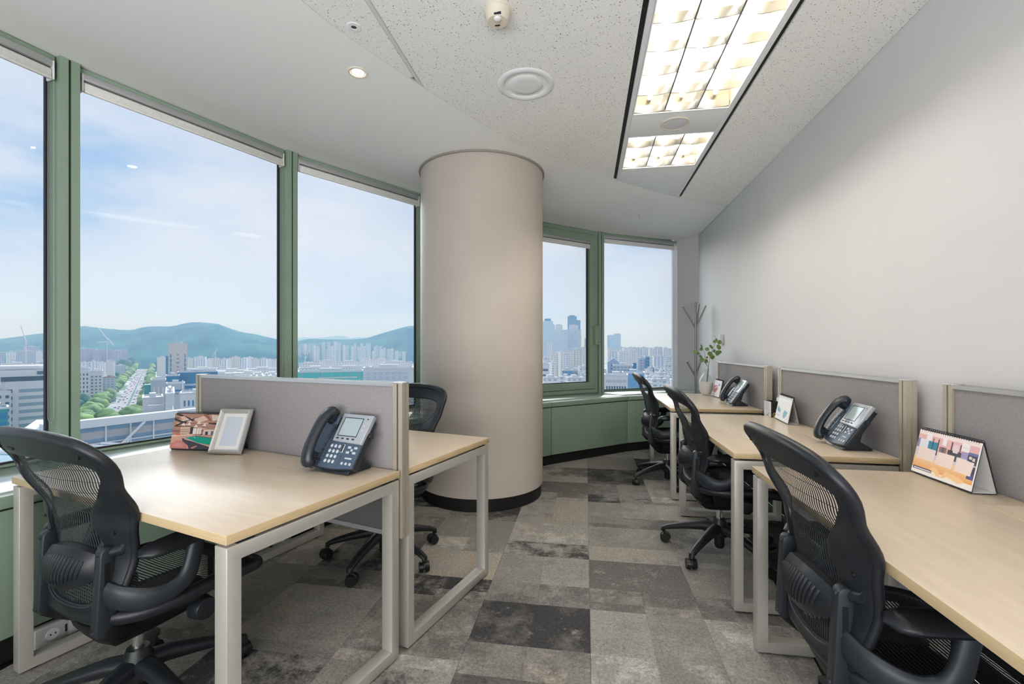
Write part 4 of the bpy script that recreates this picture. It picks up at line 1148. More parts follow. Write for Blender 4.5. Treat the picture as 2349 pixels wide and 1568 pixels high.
# desk phones
def make_phone(label, loc, rz):
    t = thing('desk_phone', label, 'phone', (loc[0], loc[1], DH + .0012), rz, 'blue grey desk phones')
    th = math.radians(56); W, L = .245, .222
    FM = Matrix.Translation((-W / 2, 0, .020)) @ Matrix.Rotation(th, 4, 'X')     # x across, y up the face, z out of it
    pl = [(0, .010)] + [(W * q / 8, .010 - .012 * math.sin(PI * q / 8)) for q in range(1, 8)] + [(W, .010), (W, L * .72), (W - .006, L * .74), (W - .006, L - .01), (.02, L - .01), (.004, L * .8)]
    m = MB(); m.extrude(pl, 'z', -.034, -.003, FM); m.build('body', M_PHONEDK, t, bevel=.004)
    pl2 = [(.003, .010)] + [(.003 + (W - .006) * q / 8, .0125 - .012 * math.sin(PI * q / 8)) for q in range(1, 8)] + [(W - .003, .010), (W - .003, L * .70), (.003, L * .70)]
    m = MB(); m.extrude(pl2, 'z', -.003, .0, FM); fp = m.build('face_plate', M_PHONE, t, bevel=.001)
    m = MB(); m.extrude([(.092, .108), (W - .002, .104), (W + .002, L + .004), (.088, L + .004)], 'z', -.012, .008, FM); bz = m.build('display_bezel', M_BEZEL, t, bevel=.003)
    m = MB(); m.ring('z', (.106, .130), (.206, .210), .003, .0075, .0088, FM); m.build('display_surround', M_GASKET, bz)
    m = MB(); m.span((.109, .133, .0078), (.203, .207, .0083), FM); m.build('display', M_LCD, bz)
    for i in range(4):
        m = MB(); m.box((.114 + .027 * i, .120, .009), (.012, .005, .003), FM); m.build('soft_key', M_GASKET, bz, bevel=.0006, seg=1)
    for x, y in ((.222, .178), (.222, .160)):
        m = MB(); m.cyl((x, y, .0075), (x, y, .0105), .0042, n=12, M=FM); m.build('side_button', M_KEY, bz)
    m = MB(); m.box((.226, .208, .0083), (.007, .004, .001), FM); m.build('bezel_mark', M_GASKET, bz)
    for r in range(4):
        for c in range(3):
            m = MB(); m.ell((.096 + .0205 * c, .028 + .0205 * r, .001), (.0068, .0075, .0030), FM, 12, 6); m.build('digit_key', M_KEY, fp, smooth=True)
    m = MB(); m.sweep([(.158, .066, .002), (.158, .100, .003)], [(.0085, .003), (.0085, .003)], 14, FM, up=(0, 0, 1)); m.build('nav_ring', M_BEZEL, fp, bevel=.001)
    m = MB(); m.sweep([(.158, .068, .004), (.158, .098, .005)], [(.0050, .003), (.0050, .003)], 14, FM, up=(0, 0, 1)); m.build('nav_key', M_PHONEDK, fp)
    for x, y, w in ((.190, .090, .016), (.222, .090, .016), (.190, .070, .016), (.222, .070, .016), (.206, .080, .010)):
        m = MB(); m.box((x, y, .0015), (w, .0095, .004), FM); m.build('function_key', M_KEY, fp, bevel=.0015)
    m = MB(); m.box((.206, .047, .0015), (.034, .0065, .004), FM); m.build('volume_key', M_KEY, fp, bevel=.0015)
    for i in range(3):
        m = MB(); m.cyl((.186 + .020 * i, .026, .0), (.186 + .020 * i, .026, .003), .0055, n=12, M=FM); m.build('round_key', M_KEY, fp)
    m = MB(); m.span((.1655, .010, -.0001), (.1663, .062, .0003), FM); m.build('plate_seam', M_GASKET, fp)
    # cradle and handset
    m = MB(); m.extrude([(.006, .030), (.074, .030), (.074, .215), (.006, .215)], 'z', -.006, .006, FM); m.build('cradle', M_PHONE, t, bevel=.006)
    pts = bez([(.040, .006, .010), (.040, .014, .034), (.040, .056, .050), (.040, .114, .055), (.040, .172, .052), (.040, .212, .036), (.040, .224, .010)], 5)
    n = len(pts); rad = []
    for i in range(n):
        u = abs(2 * i / (n - 1) - 1); rad.append((curve1([(0, .024), (.55, .026), (.8, .030), (1, .028)], u), curve1([(0, .016), (.6, .018), (.82, .024), (1, .018)], u)))
    m = MB(); m.sweep(pts, rad, 16, FM, up=(0, 0, 1)); hs = m.build('handset', M_PHONEDK, t, smooth=True)
    for y in (.030, .198):
        m = MB(); m.cyl((.040, y, .006), (.040, y, .034), .023, .024, 18, FM); m.build('ear_cup', M_PHONEDK, hs, smooth=True)
    pts = []
    for i in range(200):
        a = i / 199; y = lerp(.016, .172, a); x = .070 + .020 * math.sin(PI * a * .9); z = .014 + .014 * math.sin(PI * a)
        pts.append((x + .0060 * math.cos(a * 2 * PI * 22), y, z + .0060 * math.sin(a * 2 * PI * 22)))
    m = MB(); m.sweep(pts, .0017, 5, FM); m.build('coiled_cord', M_PHONEDK, t, smooth=True)
    m = MB(); m.sweep(bez([(.040, .000, .012), (.050, -.010, .010), (.066, -.004, .010), (.072, .016, .014)], 5), .0018, 6, FM); m.build('cord_tail', M_PHONEDK, t, smooth=True)
    # foot
    m = MB(); m.extrude([(.010, 0), (.136, 0), (.136, .010), (.086, .040), (.104, .104), (.084, .104), (.034, .030)], 'x', -.085, .095); ft = m.build('stand', M_PHONEDK, t, bevel=.003)
    m = MB(); kn = FM @ Vector((W, .150, -.020)); m.cyl((kn.x - .004, kn.y, kn.z), (kn.x + .010, kn.y, kn.z), .011, .009, 14); m.build('stand_button', M_PHONEDK, ft, smooth=True)
    return t
ph = make_phone('blue grey desk phone on the left desk, against its screen', (-.973, 1.610), math.radians(-17))
for lab, loc, rz in (('blue grey desk phone on the middle right desk', (1.180, 2.455), math.radians(-93)),
                     ('smallest looking desk phone, on the farthest right desk', (1.180, 4.10), math.radians(-93))):
    c = copy_tree(ph); c['label'] = lab; c.location = (loc[0], loc[1], DH + .0012); c.rotation_euler = (0, 0, rz)

# printed pen box and white card beside it
t = thing('pen_box', 'square pen cup printed with newspaper columns and a black side', 'pen cup', (1.288, 3.445, DH + .001), math.radians(-84))
w, d, h = .098, .062, .106
m = MB(); m.prism([(-w / 2, -d / 2), (w / 2, -d / 2), (w / 2, d / 2), (-w / 2, d / 2)], 0, .004)
o = [(-w / 2, -d / 2), (w / 2, -d / 2), (w / 2, d / 2), (-w / 2, d / 2)]; i_ = [(a * .94, b * .92) for a, b in o]
m = MB(); m.grid([[(x, y, 0) for x, y in o], [(x, y, h) for x, y in o], [(x, y, h) for x, y in i_], [(x, y, .004) for x, y in i_]], closed_u=True); m.build('shell', M_SLOT, t)
m = MB(); m.prism(i_, .002, .005); m.build('floor_plate', M_SLOT, t)
printed('newsprint_side', t, lambda u, v: Vector((-w / 2 + w * u, -d / 2 - .0006, h * v)), 40, 44, NEWS)
printed('black_side', t, lambda u, v: Vector((w / 2 + .0006, -d / 2 + d * u, h * v)), 24, 40, BLACKSIDE)
t = thing('card_stand', 'small white card standing behind the printed pen cup', 'card', (1.330, 3.468, DH), math.radians(-80))
m = MB(); m.box((0, .004, .066), (.070, .0015, .128), Matrix.Rotation(math.radians(-6), 4, 'X')); m.build('card', M_PAPER, t)
m = MB(); m.box((0, .0, .004), (.074, .016, .008)); m.build('slotted_foot', M_CLEAR, t)

# vase with leafy branches
vx, vy = 1.212, 4.912
t = thing('vase', 'round clear glass vase filled white halfway, on the farthest desk', 'vase', (vx, vy, DH + .001))
outp = [(0, 0), (.040, 0), (.048, .006), (.066, .050), (.072, .100), (.066, .145), (.048, .185), (.026, .212), (.018, .228), (.018, .250), (.022, .262)]
inp = [(.020, .262), (.0155, .250), (.0155, .230), (.024, .210), (.046, .183), (.063, .144), (.069, .100), (.063, .050), (.046, .008), (0, .006)]
m = MB(); m.lathe(outp + inp, 40); m.build('glass_body', M_CLEAR, t, smooth=True)
m = MB(); m.lathe([(0, .0075), (.044, .0095), (.0605, .050), (.0665, .100), (.0650, .128), (0, .130)], 40); m.build('white_filling', mat('milky_sand', (.80, .77, .73), .5), t, smooth=True)
M_LEAF = noise_col(mat('eucalyptus_leaf', (.12, .22, .06), .45), (.060, .14, .045), (.19, .30, .075), 30, 2)
M_STEM = mat('twig', (.16, .11, .08), .6)
br = thing('leafy_branch', 'green round leaved branches standing in the glass vase', 'branch', (vx, vy, DH + .09))
d0 = 4.655
def at(zx, zy, dd=0.0):
    px, py = zx / 6.27 + 1540, zy / 6.27 + 680; d = d0 + dd; g = ground(px, d)
    return Vector((g[0] - vx, g[1] - vy, height(py, d) - DH - .09))
S0 = at(510, 1225); S1 = at(528, 1030)
stems = [[S0, S1, at(545, 940), at(558, 850), at(590, 770, .02), at(625, 670, .03), at(640, 590, .03), at(612, 562, .03)],
         [S0 + Vector((.004, 0, 0)), S1 + Vector((.004, .002, 0)), at(500, 960, -.03), at(486, 870, -.05), at(470, 775, -.05), at(410, 742, -.05)],
         [at(556, 860), at(590, 790, -.04), at(640, 775, -.06), at(680, 790, -.07)],
         [at(505, 975, -.02), at(450, 900, .03), at(400, 810, .04), at(370, 780, .04)]]
for k, s in enumerate(stems):
    m = MB(); pts = bez(s, 5); n = len(pts); m.sweep(pts, [lerp(.0028, .0012, i / (n - 1)) for i in range(n)], 6); m.build('stem', M_STEM, br, smooth=True)
leafm = None
LV = [(350, 795, .036, 100, .04), (385, 820, .020, 60, .05), (420, 865, .030, 80, .03), (440, 910, .036, 170, .02), (435, 715, .030, 150, -.05), (430, 755, .026, 150, -.05), (515, 755, .030, 30, -.03), (570, 720, .036, 100, .0), (555, 825, .042, 80, -.04), (625, 645, .028, 70, .03), (645, 625, .026, 80, .03), (692, 655, .033, 0, -.02), (680, 725, .042, 100, -.06), (665, 810, .040, 200, -.07), (695, 800, .030, 260, -.05), (590, 870, .034, 260, -.03), (503, 925, .030, 140, .02), (512, 875, .018, 10, .03), (615, 780, .026, 10, -.05)]
for zx, zy, sz, an, dd in LV:
    if leafm is None:
        m = MB(); P = []
        for i in range(9):
            u = i / 8; w_ = .48 * math.sin(PI * min(1, u * .97 + .02)) ** .75
            P.append([(-1 * w_, u - .5, .06 * (1 - (2 * u - 1) ** 2)), (0, u - .5, .0), (w_, u - .5, .06 * (1 - (2 * u - 1) ** 2))])
        m.grid(P); o = m.build('leaf', M_LEAF, br, smooth=True); leafm = o
    else: o = share(leafm, 'leaf', br)
    o.location = at(zx, zy, dd); s = sz * 1.45
    o.scale = (s, s, s); o.rotation_euler = (math.radians(70 + rr.uniform(-25, 25)), math.radians(an - 90), YAW + rr.uniform(-.5, .5))

# coat rack in the far corner
t = thing('coat_rack', 'slim grey tubular coat rack in the far corner by the window', 'coat rack', (1.280, 5.66, 0))
M_RACK = mat('grey_tube', (.27, .265, .25), .4, metal=.5)
def rod(name, pts, r=.0145): m = MB(); m.sweep(pts, r, 12); return m.build(name, M_RACK, t, smooth=True, bevel=.0)
rod('pole', [(0, 0, .02), (0, 0, 1.745)], .0165)
for dx, dy, z0, z1 in ((-.155, -.03, 1.46, 1.70), (.062, .10, 1.47, 1.725), (.10, -.06, 1.46, 1.70)): rod('upper_hook', bez([(0, 0, z0 - .03), (dx * .12, dy * .12, z0 + .01), (dx, dy, z1)], 5), .0105)
for dx, dy, z0, z1 in ((-.105, -.02, .88, 1.05), (.055, -.04, .88, 1.07)): rod('lower_hook', bez([(0, 0, z0 - .03), (dx * .12, dy * .12, z0 + .01), (dx, dy, z1)], 5), .0105)
m = MB(); m.lathe([(0, 0), (.136, 0), (.140, .006), (.136, .012), (.03, .024), (0, .024)], 40); m.build('round_base', M_RACK, t, smooth=True)

# ------------------------------------------------------------------ the city below: the window looks out from about 70 m up
GZ = -70.0
def facade(name, wall, win, px_, pz_, fx=.5, fz=.5, rough=.6):
    """far building skin: rows of windows too small to pick out, laid out in metres"""
    m = mat(name, wall, rough, spec=.3); N, L, b = nodes(m)
    g = N.new('ShaderNodeNewGeometry'); oi = N.new('ShaderNodeObjectInfo')
    sub = N.new('ShaderNodeVectorMath'); sub.operation = 'SUBTRACT'; L.new(g.outputs['Position'], sub.inputs[0]); L.new(oi.outputs['Location'], sub.inputs[1])
    cr = N.new('ShaderNodeVectorMath'); cr.operation = 'CROSS_PRODUCT'; cr.inputs[1].default_value = (0, 0, 1); L.new(g.outputs['Normal'], cr.inputs[0])
    dt = N.new('ShaderNodeVectorMath'); dt.operation = 'DOT_PRODUCT'; L.new(cr.outputs[0], dt.inputs[0]); L.new(sub.outputs[0], dt.inputs[1])
    sp = N.new('ShaderNodeSeparateXYZ'); L.new(sub.outputs[0], sp.inputs[0])
    sn = N.new('ShaderNodeSeparateXYZ'); L.new(g.outputs['Normal'], sn.inputs[0])
    def M(op, a, b_):
        n = N.new('ShaderNodeMath'); n.operation = op
        for k, x in ((0, a), (1, b_)):
            if isinstance(x, (int, float)): n.inputs[k].default_value = x
            else: L.new(x, n.inputs[k])
        return n.outputs[0]
    u = M('LESS_THAN', M('FRACT', M('DIVIDE', dt.outputs['Value'], px_), 0), fx)
    v = M('LESS_THAN', M('FRACT', M('DIVIDE', sp.outputs['Z'], pz_), 0), fz)
    w = M('MULTIPLY', M('MULTIPLY', u, v), M('LESS_THAN', M('ABSOLUTE', sn.outputs['Z'], 0), .5))
    mx = N.new('ShaderNodeMixRGB'); mx.inputs['Color1'].default_value = (*wall, 1); mx.inputs['Color2'].default_value = (*win, 1)
    L.new(w, mx.inputs['Fac']); L.new(mx.outputs['Color'], b.inputs['Base Color'])
    return m
C_WHITE = facade('white_apartment_skin', (.74, .74, .76), (.30, .38, .50), 3.6, 3.0, .42, .45)
C_CREAM = facade('cream_apartment_skin', (.76, .73, .70), (.34, .42, .54), 4.4, 3.0, .50, .40)
C_GREY = facade('grey_block_skin', (.46, .50, .58), (.24, .32, .44), 4.0, 3.2, .55, .5)
C_STRIPE = facade('striped_slab_skin', (.72, .73, .77), (.42, .52, .66), 5.2, 90, .45, 1.0)
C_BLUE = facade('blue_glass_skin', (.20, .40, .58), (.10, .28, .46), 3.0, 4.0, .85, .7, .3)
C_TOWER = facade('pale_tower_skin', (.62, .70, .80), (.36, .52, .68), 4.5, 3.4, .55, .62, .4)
C_MAUVE = facade('mauve_site_skin', (.44, .44, .58), (.32, .34, .50), 7, 5, .5, .5)
C_LOW = facade('low_city_skin', (.78, .78, .79), (.38, .46, .56), 5, 3.4, .5, .42)
C_ROOF = mat('pale_flat_roof', (.58, .60, .64), .7)
C_PLAIN = mat('plain_render', (.64, .64, .67), .7)
C_DARKGLASS = mat('dark_window_glass', (.08, .15, .22), .2)
C_TEALGLASS = mat('teal_window_glass', (.03, .30, .34), .2)
C_BLUEGLASS = mat('deep_blue_glass', (.02, .20, .38), .18)
C_BEIGE = mat('beige_tower_stone', (.52, .47, .46), .7)
C_SIGN = mat('grey_sign_wall', (.42, .46, .54), .6)
C_TEAL = mat('teal_hoarding', (.10, .52, .50), .6)
C_TREE = noise_col(mat('tree_leaves', (.10, .22, .08), .8), (.08, .21, .10), (.34, .48, .18), .45, 4)
C_TREE2 = noise_col(mat('dark_tree_leaves', (.04, .15, .13), .8), (.02, .12, .13), (.08, .24, .16), .4, 4)
C_TRUNK = mat('bark', (.10, .08, .06), .9)
C_HILL = noise_col(mat('hazed_wooded_hill', (.05, .16, .20), .95, spec=.0), (.030, .125, .17), (.075, .21, .22), .006, 8, lo=.4, hi=.62)  # leaf green shifted to blue, distance haze put into the colour
C_HILLFAR = mat('hazed_far_hill', (.16, .30, .40), .95, spec=0)  # paler and bluer, far haze mixed into the base colour
C_GROUND = noise_col(mat('city_ground', (.35, .40, .40), .95), (.16, .26, .22), (.62, .64, .66), .02, 8, lo=.42, hi=.6)
C_ROAD = noise_col(mat('avenue_asphalt', (.36, .34, .42), .9), (.32, .31, .38), (.44, .42, .48), .2, 4)
C_CRANE = mat('crane_steel', (.62, .62, .66), .6)

# ground
m = MB(); n = 24
gp = [(-9000, -200), (9000, -200), (9000, 9000), (-9000, 9000)]
m.prism(gp, GZ - 2, GZ); struct(m.build('ground', C_GROUND))

def frame_at(px, d, yaw=0.0):
    """matrix standing on the city ground in the direction of picture column px; local -y looks back at the room"""
    x, y = ground(px, d); a = math.atan2(x, y)
    return (x, y, GZ), -a + yaw
ALLB = []
def obb(x, y, rz, x0, x1, y0, y1):
    c, s = math.cos(rz), math.sin(rz); return [(x + c * a - s * b, y + s * a + c * b) for a, b in ((x0, y0), (x1, y0), (x1, y1), (x0, y1))]
def free(poly):
    for q in ALLB:
        if max(abs(poly[0][0] - q[0][0]), abs(poly[0][1] - q[0][1])) > 160: continue
        if len(clip(poly, q)) > 2: return False
    return True
def building(label, px0, px1, ytop, d, depth, skin, yaw=0.0, roof=C_ROOF, group=None, name='building', parts=True, base=None, cat='building'):
    """block whose front fills picture columns px0..px1 and whose roof reaches row ytop"""
    d_ask = d
    for k in range(60):
        d = d_ask * (1 + .011 * ((k + 1) // 2) * (1 if k % 2 else -1))
        loc, rz = frame_at((px0 + px1) / 2, d, yaw)
        r = math.hypot(loc[0], loc[1]); w = 2 * r * math.tan((math.atan((px1 - 1174.5) / FPX) - math.atan((px0 - 1174.5) / FPX)) / 2) / max(.5, abs(math.cos(yaw)) + abs(math.sin(yaw)) * .3)
        foot = obb(loc[0], loc[1], rz, -w / 2 - .5, w / 2 + .5, -.6, depth + .6)
        if free(foot): break
    ALLB.append(foot)
    a0 = math.atan((px0 - 1174.5) / FPX); a1 = math.atan((px1 - 1174.5) / FPX); r = math.hypot(loc[0], loc[1])
    w = 2 * r * math.tan((a1 - a0) / 2) / max(.5, abs(math.cos(yaw)) + abs(math.sin(yaw)) * .3)
    h = height(ytop, d) - GZ
    t = thing(name, label, cat, loc, rz, group)
    m = MB(); m.span((-w / 2, 0, 0), (w / 2, depth, h)); m.build('block', skin, t)
    if parts:
        m = MB(); m.ring('z', (-w / 2 - .3, -.3), (w / 2 + .3, depth + .3), 1.0, h - .2, h + 1.1); m.build('parapet', roof, t)
        m = MB(); m.span((-w * .18, depth * .35, h), (w * .16, depth * .7, h + 3.2)); m.build('roof_hut', roof, t)
    return t, w, h
def windows(t, w, h, cols, rows, z0, z1, mat_, y=-.06, fx=.6, fz=.55, x0=None, x1=None, name='window'):
    x0 = -w / 2 + w * .06 if x0 is None else x0; x1 = w / 2 - w * .06 if x1 is None else x1
    src = None
    cw, ch = (x1 - x0) / cols, (z1 - z0) / rows
    for i in range(cols):
        for j in range(rows):
            if src is None:
                m = MB(); m.span((-cw * fx / 2, -.12, -ch * fz / 2), (cw * fx / 2, .12, ch * fz / 2)); src = m.build(name, mat_, t); o = src
            else: o = share(src, name, t)
            o.location = (x0 + cw * (i + .5), y, z0 + ch * (j + .5))

# --- left windows -------------------------------------------------------
# white office block with the rounded corner
loc, rz = frame_at(50, 330, .0)
t = thing('office_building', 'white office block with rounded corner and banded windows, behind the leftmost pane', 'building', loc, rz + .12)
hw = 56.0
ALLB.append(obb(loc[0], loc[1], rz + .12, -25, 20, -8, 28))
def rounded(x0, x1, y0, y1, r):
    pts = [(x0, y0)] + [(x1 - r + r * math.sin(q * PI / 16), y0 + r - r * math.cos(q * PI / 16)) for q in range(9)] + [(x1, y1), (x0, y1)]
    return pts
m = MB(); m.prism(rounded(-8, 17, 0, 26, 9), 0, hw - 9); m.build('curved_tower', C_PLAIN, t)
m = MB(); m.prism([(-24, -4), (-6, -7), (-6, 26), (-24, 26)], 0, hw - 15); m.build('side_wing', mat('grey_stone_wing', (.60, .59, .62), .7), t)
m = MB(); m.prism(rounded(-10, 15, 2, 26, 8), hw - 9, hw - 5.5); m.build('setback_floor', C_DARKGLASS, t)
m = MB(); m.prism(rounded(-13, 19, -1.5, 27, 10), hw - 5.5, hw - 1.0); m.build('crown_fascia', C_PLAIN, t)
m = MB(); m.prism(rounded(-11, 16, 2, 26, 9), hw - 1.0, hw + 2.2); m.build('curved_roof', C_ROOF, t, bevel=1.2)
for k in range(8):
    z = 4 + k * 5.0
    m = MB(); m.prism(rounded(-1.5, 17.15, -.15, 25, 9.1), z, z + 2.3); m.build('window_band', mat('banded_glass', (.25, .36, .42), .25) if k == 0 else MATS['banded_glass'], t)
    m = MB(); m.prism([(-7.4, -.2), (-4.6, -.2), (-4.6, .3), (-7.4, .3)], z, z + 2.4); m.build('stair_window', C_DARKGLASS, t)
src = None
for j in range(8):
    for i in range(5):
        if src is None: m = MB(); m.box((0, 0, 0), (1.7, .5, 2.0)); src = m.build('wing_window', C_DARKGLASS, t); o = src
        else: o = share(src, 'wing_window', t)
        q = (i + .5) / 5; o.location = (-24 + 18 * q, -4 - 3 * q, 3 + j * 4.7 + 1); o.rotation_euler = (0, 0, -.165)
m = MB(); m.box((12, -1.6, hw - 3.2), (9, .4, 2.4)); m.build('crown_window', C_DARKGLASS, t)
# its neighbours
t, w, h = building('pale block with teal glass front just right of the rounded office', 86, 112, 872, 345, 20, C_PLAIN)
windows(t, w, h, 2, 7, 4, h - 6, C_TEALGLASS); 
t, w, h = building('teal glass building at the left picture edge, below the rounded office', -30, 19, 938, 290, 18, C_TEALGLASS)
windows(t, w, h, 5, 5, 3, h - 2, C_BLUEGLASS, fx=.8, fz=.7)
LEFTB = [('tall grey slab at the very left edge, below the hill', -20, 10, 808, 1000, C_GREY), ('white blocks with shaded windows left of the crane', 14, 38, 808, 900, C_WHITE), ('narrow white block behind the rounded office roof', 20, 36, 826, 700, C_CREAM),
         ('grey white building in construction under the left crane', 40, 82, 805, 1150, C_GREY), ('dark bluish block behind the left crane', 52, 90, 795, 1300, C_MAUVE), ('plain white block right of the left crane', 82, 98, 806, 1000, C_PLAIN),
         ('blue tinted tower beside the first mullion', 97, 118, 778, 1400, C_BLUE), ('long low white block above the rounded office', 4, 76, 836, 560, C_LOW), ('white block with brown side beside the mullion', 86, 112, 832, 480, C_LOW), ('low white terrace at the left picture edge', -20, 14, 850, 430, C_WHITE)]
for lab, a, b, y, d, s in LEFTB: building(lab, a, b, y, d, 18, s)

def crane(label, px, d, ybase, ytop, jibs):
    x, y = ground(px, d); t = thing('tower_crane', label, 'crane', (x, y, GZ), -math.atan2(x, y), 'tower cranes over the building sites')
    zt = height(ytop, d) - GZ; s = d / FPX * 1.05
    m = MB(); m.span((-.9, -.9, 0), (.9, .9, zt)); m.build('mast', C_CRANE, t)
    for (dx0, dz0, dx1, dz1) in jibs:
        m = MB(); m.sweep([(dx0 * s, 0, zt - dz0 * s), (dx1 * s, 0, zt - dz1 * s)], 1.0, 4); m.build('jib', C_CRANE, t)
    m = MB(); m.box((1.8, 0, zt + .4), (2.6, 2.2, 2.4)); m.build('cab', C_CRANE, t)
crane('tower crane behind the leftmost pane, jib pointing up', 60, 1060, 830, 782, [(0, 0, -8, -33)])
crane('tower crane with a flat jib over the grey site blocks', 246, 1250, 830, 783, [(2, 0, -17, 2), (1, -4, -14, -29), (1, -8, 10, 8)])
crane('thin slanting crane in front of the main hill', 494, 1500, 822, 806, [(-7, 17, 3, -6)])
# grey site blocks
for k, (lab, a, b, y) in enumerate([('mauve grey site block nearest the first mullion', 183, 203, 800), ('mauve grey site block left of the flat jib', 200, 222, 799), ('pale site block under the flat jib', 214, 232, 803), ('mauve grey site block behind the crane mast', 230, 258, 801), ('broad mauve site block right of the crane mast', 256, 282, 804), ('mauve site block at the right end of the building site', 278, 294, 799)]):
    building(lab, a, b, y, 1300 + 40 * (k % 2), 22, C_MAUVE, parts=(k % 2 == 0))
for lab, a, b, y, d, s in [('white slab block left of the tall blank one', 184, 204, 832, 900, C_STRIPE), ('white slab block with stair stripes', 205, 226, 830, 920, C_STRIPE), ('pale slab block beside the blank slab', 224, 244, 832, 900, C_WHITE), ('tall blank white slab at the crane foot', 245, 258, 828, 860, C_PLAIN), ('thin side slab right of the blank slab', 257, 264, 830, 870, C_CREAM), ('low pinkish block beyond the white slabs', 265, 288, 838, 950, C_GREY)]:
    building(lab, a, b, y, d, 14, s)
t, w, h = building('white apartment block with dark windows beside the first mullion', 178, 206, 846, 520, 16, C_PLAIN)
windows(t, w, h, 3, 8, 5, h - 4, C_DARKGLASS, fx=.45)
t, w, h = building('white stepped apartment block left of the avenue trees', 205, 236, 852, 540, 16, C_PLAIN)
windows(t, w, h, 3, 9, 5, h - 4, C_DARKGLASS, fx=.5, fz=.4)
building('low building with brown roof behind the avenue trees', 236, 266, 866, 600, 14, C_GREY, roof=mat('brown_roof', (.36, .26, .24), .8))

# the avenue
def groundpt(px, py):
    d = FPX * (EYE - GZ) / (py - 797.0); x, y = ground(px, d); return Vector((x, y)), d
av = [(262, 1000), (277, 960), (306, 900), (330, 850), (340, 826)]
P = [groundpt(*q)[0] for q in av]
dirv = (P[-1] - P[0]).normalized(); nrm = Vector((-dirv.y, dirv.x))
m = MB(); w = 13
m.prism([P[0] - nrm * w, P[0] + nrm * w, P[-1] + nrm * w, P[-1] - nrm * w][::-1], GZ, GZ + .15)
road = struct(m.build('road', C_ROAD))
m = MB(); m.prism([P[0] - nrm * 1, P[0] + nrm * 1, P[-1] + nrm * 1, P[-1] - nrm * 1][::-1], GZ + .15, GZ + .5); m.build('median_strip', C_TREE2, road)
rc = random.Random(5)
m = MB()
for k in range(260):
    s = rc.random() ** 1.4; q = P[0].lerp(P[-1], s * .75); o = rc.choice([-11, -7.5, -4, 4, 7.5, 11])
    c = q + nrm * o; m.box((c.x, c.y, GZ + .9), (1.9, 4.4, 1.45), rz=math.atan2(dirv.y, dirv.x) - PI / 2)
cars = m.build('car_traffic', mat('car_paint', (.40, .38, .44), .3)); cars['kind'] = 'stuff'; cars['label'] = 'dense traffic of tiny cars on the tree lined avenue'; cars['category'] = 'cars'

# trees: lumpy crowns, one mesh of each kind, every tree an object
def crown_mesh(name, material, seed, squash=.85, lumps=9):
    r2 = random.Random(seed); bm = bmesh.new()
    bmesh.ops.create_icosphere(bm, subdivisions=3, radius=1.0)
    cs = [(Vector((r2.gauss(0, 1), r2.gauss(0, 1), r2.gauss(.3, .8))).normalized(), r2.uniform(.18, .34)) for _ in range(26)]
    for v in bm.verts:
        p = v.co.normalized(); k = .80
        for c, a in cs:
            dd = (p - c).length; k = max(k, .80 + a * max(0, 1 - (dd / .55) ** 2))
        v.co = p * k * (1 + r2.uniform(-.03, .03)); v.co.z *= squash
    me = bpy.data.meshes.new(name); bm.to_mesh(me); bm.free(); me.materials.append(material)
    for f in me.polygons: f.use_smooth = True
    return me
CR = [crown_mesh('crown_a', C_TREE, 1), crown_mesh('crown_b', C_TREE2, 2, 1.0), crown_mesh('crown_c', C_TREE, 3, .75)]
m = MB(); m.cyl((0, 0, 0), (0, 0, 1), .05, .035, 7); TRK = m.mesh('trunk', C_TRUNK)
TREES = []
def tree(label, p, size, kind, group):
    for tx, ty, ts in TREES:
        dd = math.hypot(p[0] - tx, p[1] - ty)
        if dd < (size * .62 + ts) * .80: size = max(3.0, (dd / .80 - ts) / .62)
    if size < 5: return
    if not free(obb(p[0], p[1], 0, -size * .7, size * .7, -size * .7, size * .7)): return
    TREES.append((p[0], p[1], size * .62))
    t = thing('tree', label, 'tree', (p[0], p[1], GZ), rc.random() * 6.28, group)
    c = bpy.data.objects.new('crown', CR[kind]); COL.objects.link(c); c.parent = t; c.location = (0, 0, size * .95); c.scale = (size * .62, size * .62, size * .62)
    k = bpy.data.objects.new('trunk', TRK); COL.objects.link(k); k.parent = t; k.scale = (size, size, size * .7)
for s in range(34):
    q = P[0].lerp(P[-1], (s / 33.0) ** 1.4 * .62 + .005)
    tree('light green round tree in the row on the left of the avenue', q + nrm * (21 + rc.uniform(-2, 2)), 13 + rc.uniform(-1, 2), rc.choice([0, 0, 2]), 'avenue trees, left row')
    if s > 4: tree('light green round tree in the row on the right of the avenue', q - nrm * (19 + rc.uniform(-1, 2)), 12 + rc.uniform(-1, 2), rc.choice([0, 2, 2]), 'avenue trees, right row')
for s in range(22):
    q = P[0].lerp(P[-1], .005 + s * .02)
    tree('tree in the second row left of the avenue', q + nrm * (35 + rc.uniform(-3, 5)), 14 + rc.uniform(-2, 2), rc.choice([0, 1, 1]), 'avenue trees, outer left row')
for px, py, sz, k in [(196, 985, 20, 1), (222, 975, 17, 0), (190, 962, 15, 0), (205, 940, 16, 1), (248, 992, 14, 0), (258, 1000, 13, 2), (285, 990, 12, 1), (300, 980, 13, 0), (312, 972, 13, 2), (296, 1002, 12, 2), (322, 985, 12, 0)]:
    p, d = groundpt(px, py); tree('bushy tree clump between the glass roof and the avenue', p, sz, k, 'trees in the near park')
for px, py in [(187, 930), (196, 922), (206, 925), (214, 915), (222, 918), (230, 912)]:
    p, d = groundpt(px, py); tree('dark cypress shaped tree by the white apartment blocks', p, 22, 1, 'dark trees by the apartments')
for px, py, k in [(8, 1010, 0), (24, 1004, 2), (40, 996, 0), (58, 990, 2), (74, 980, 0), (90, 974, 1), (104, 970, 0), (30, 1020, 2), (8, 1030, 2)]:
    p, d = groundpt(px, py); tree('leafy street tree below the rounded office', p, 13, k, 'street trees below the rounded office')
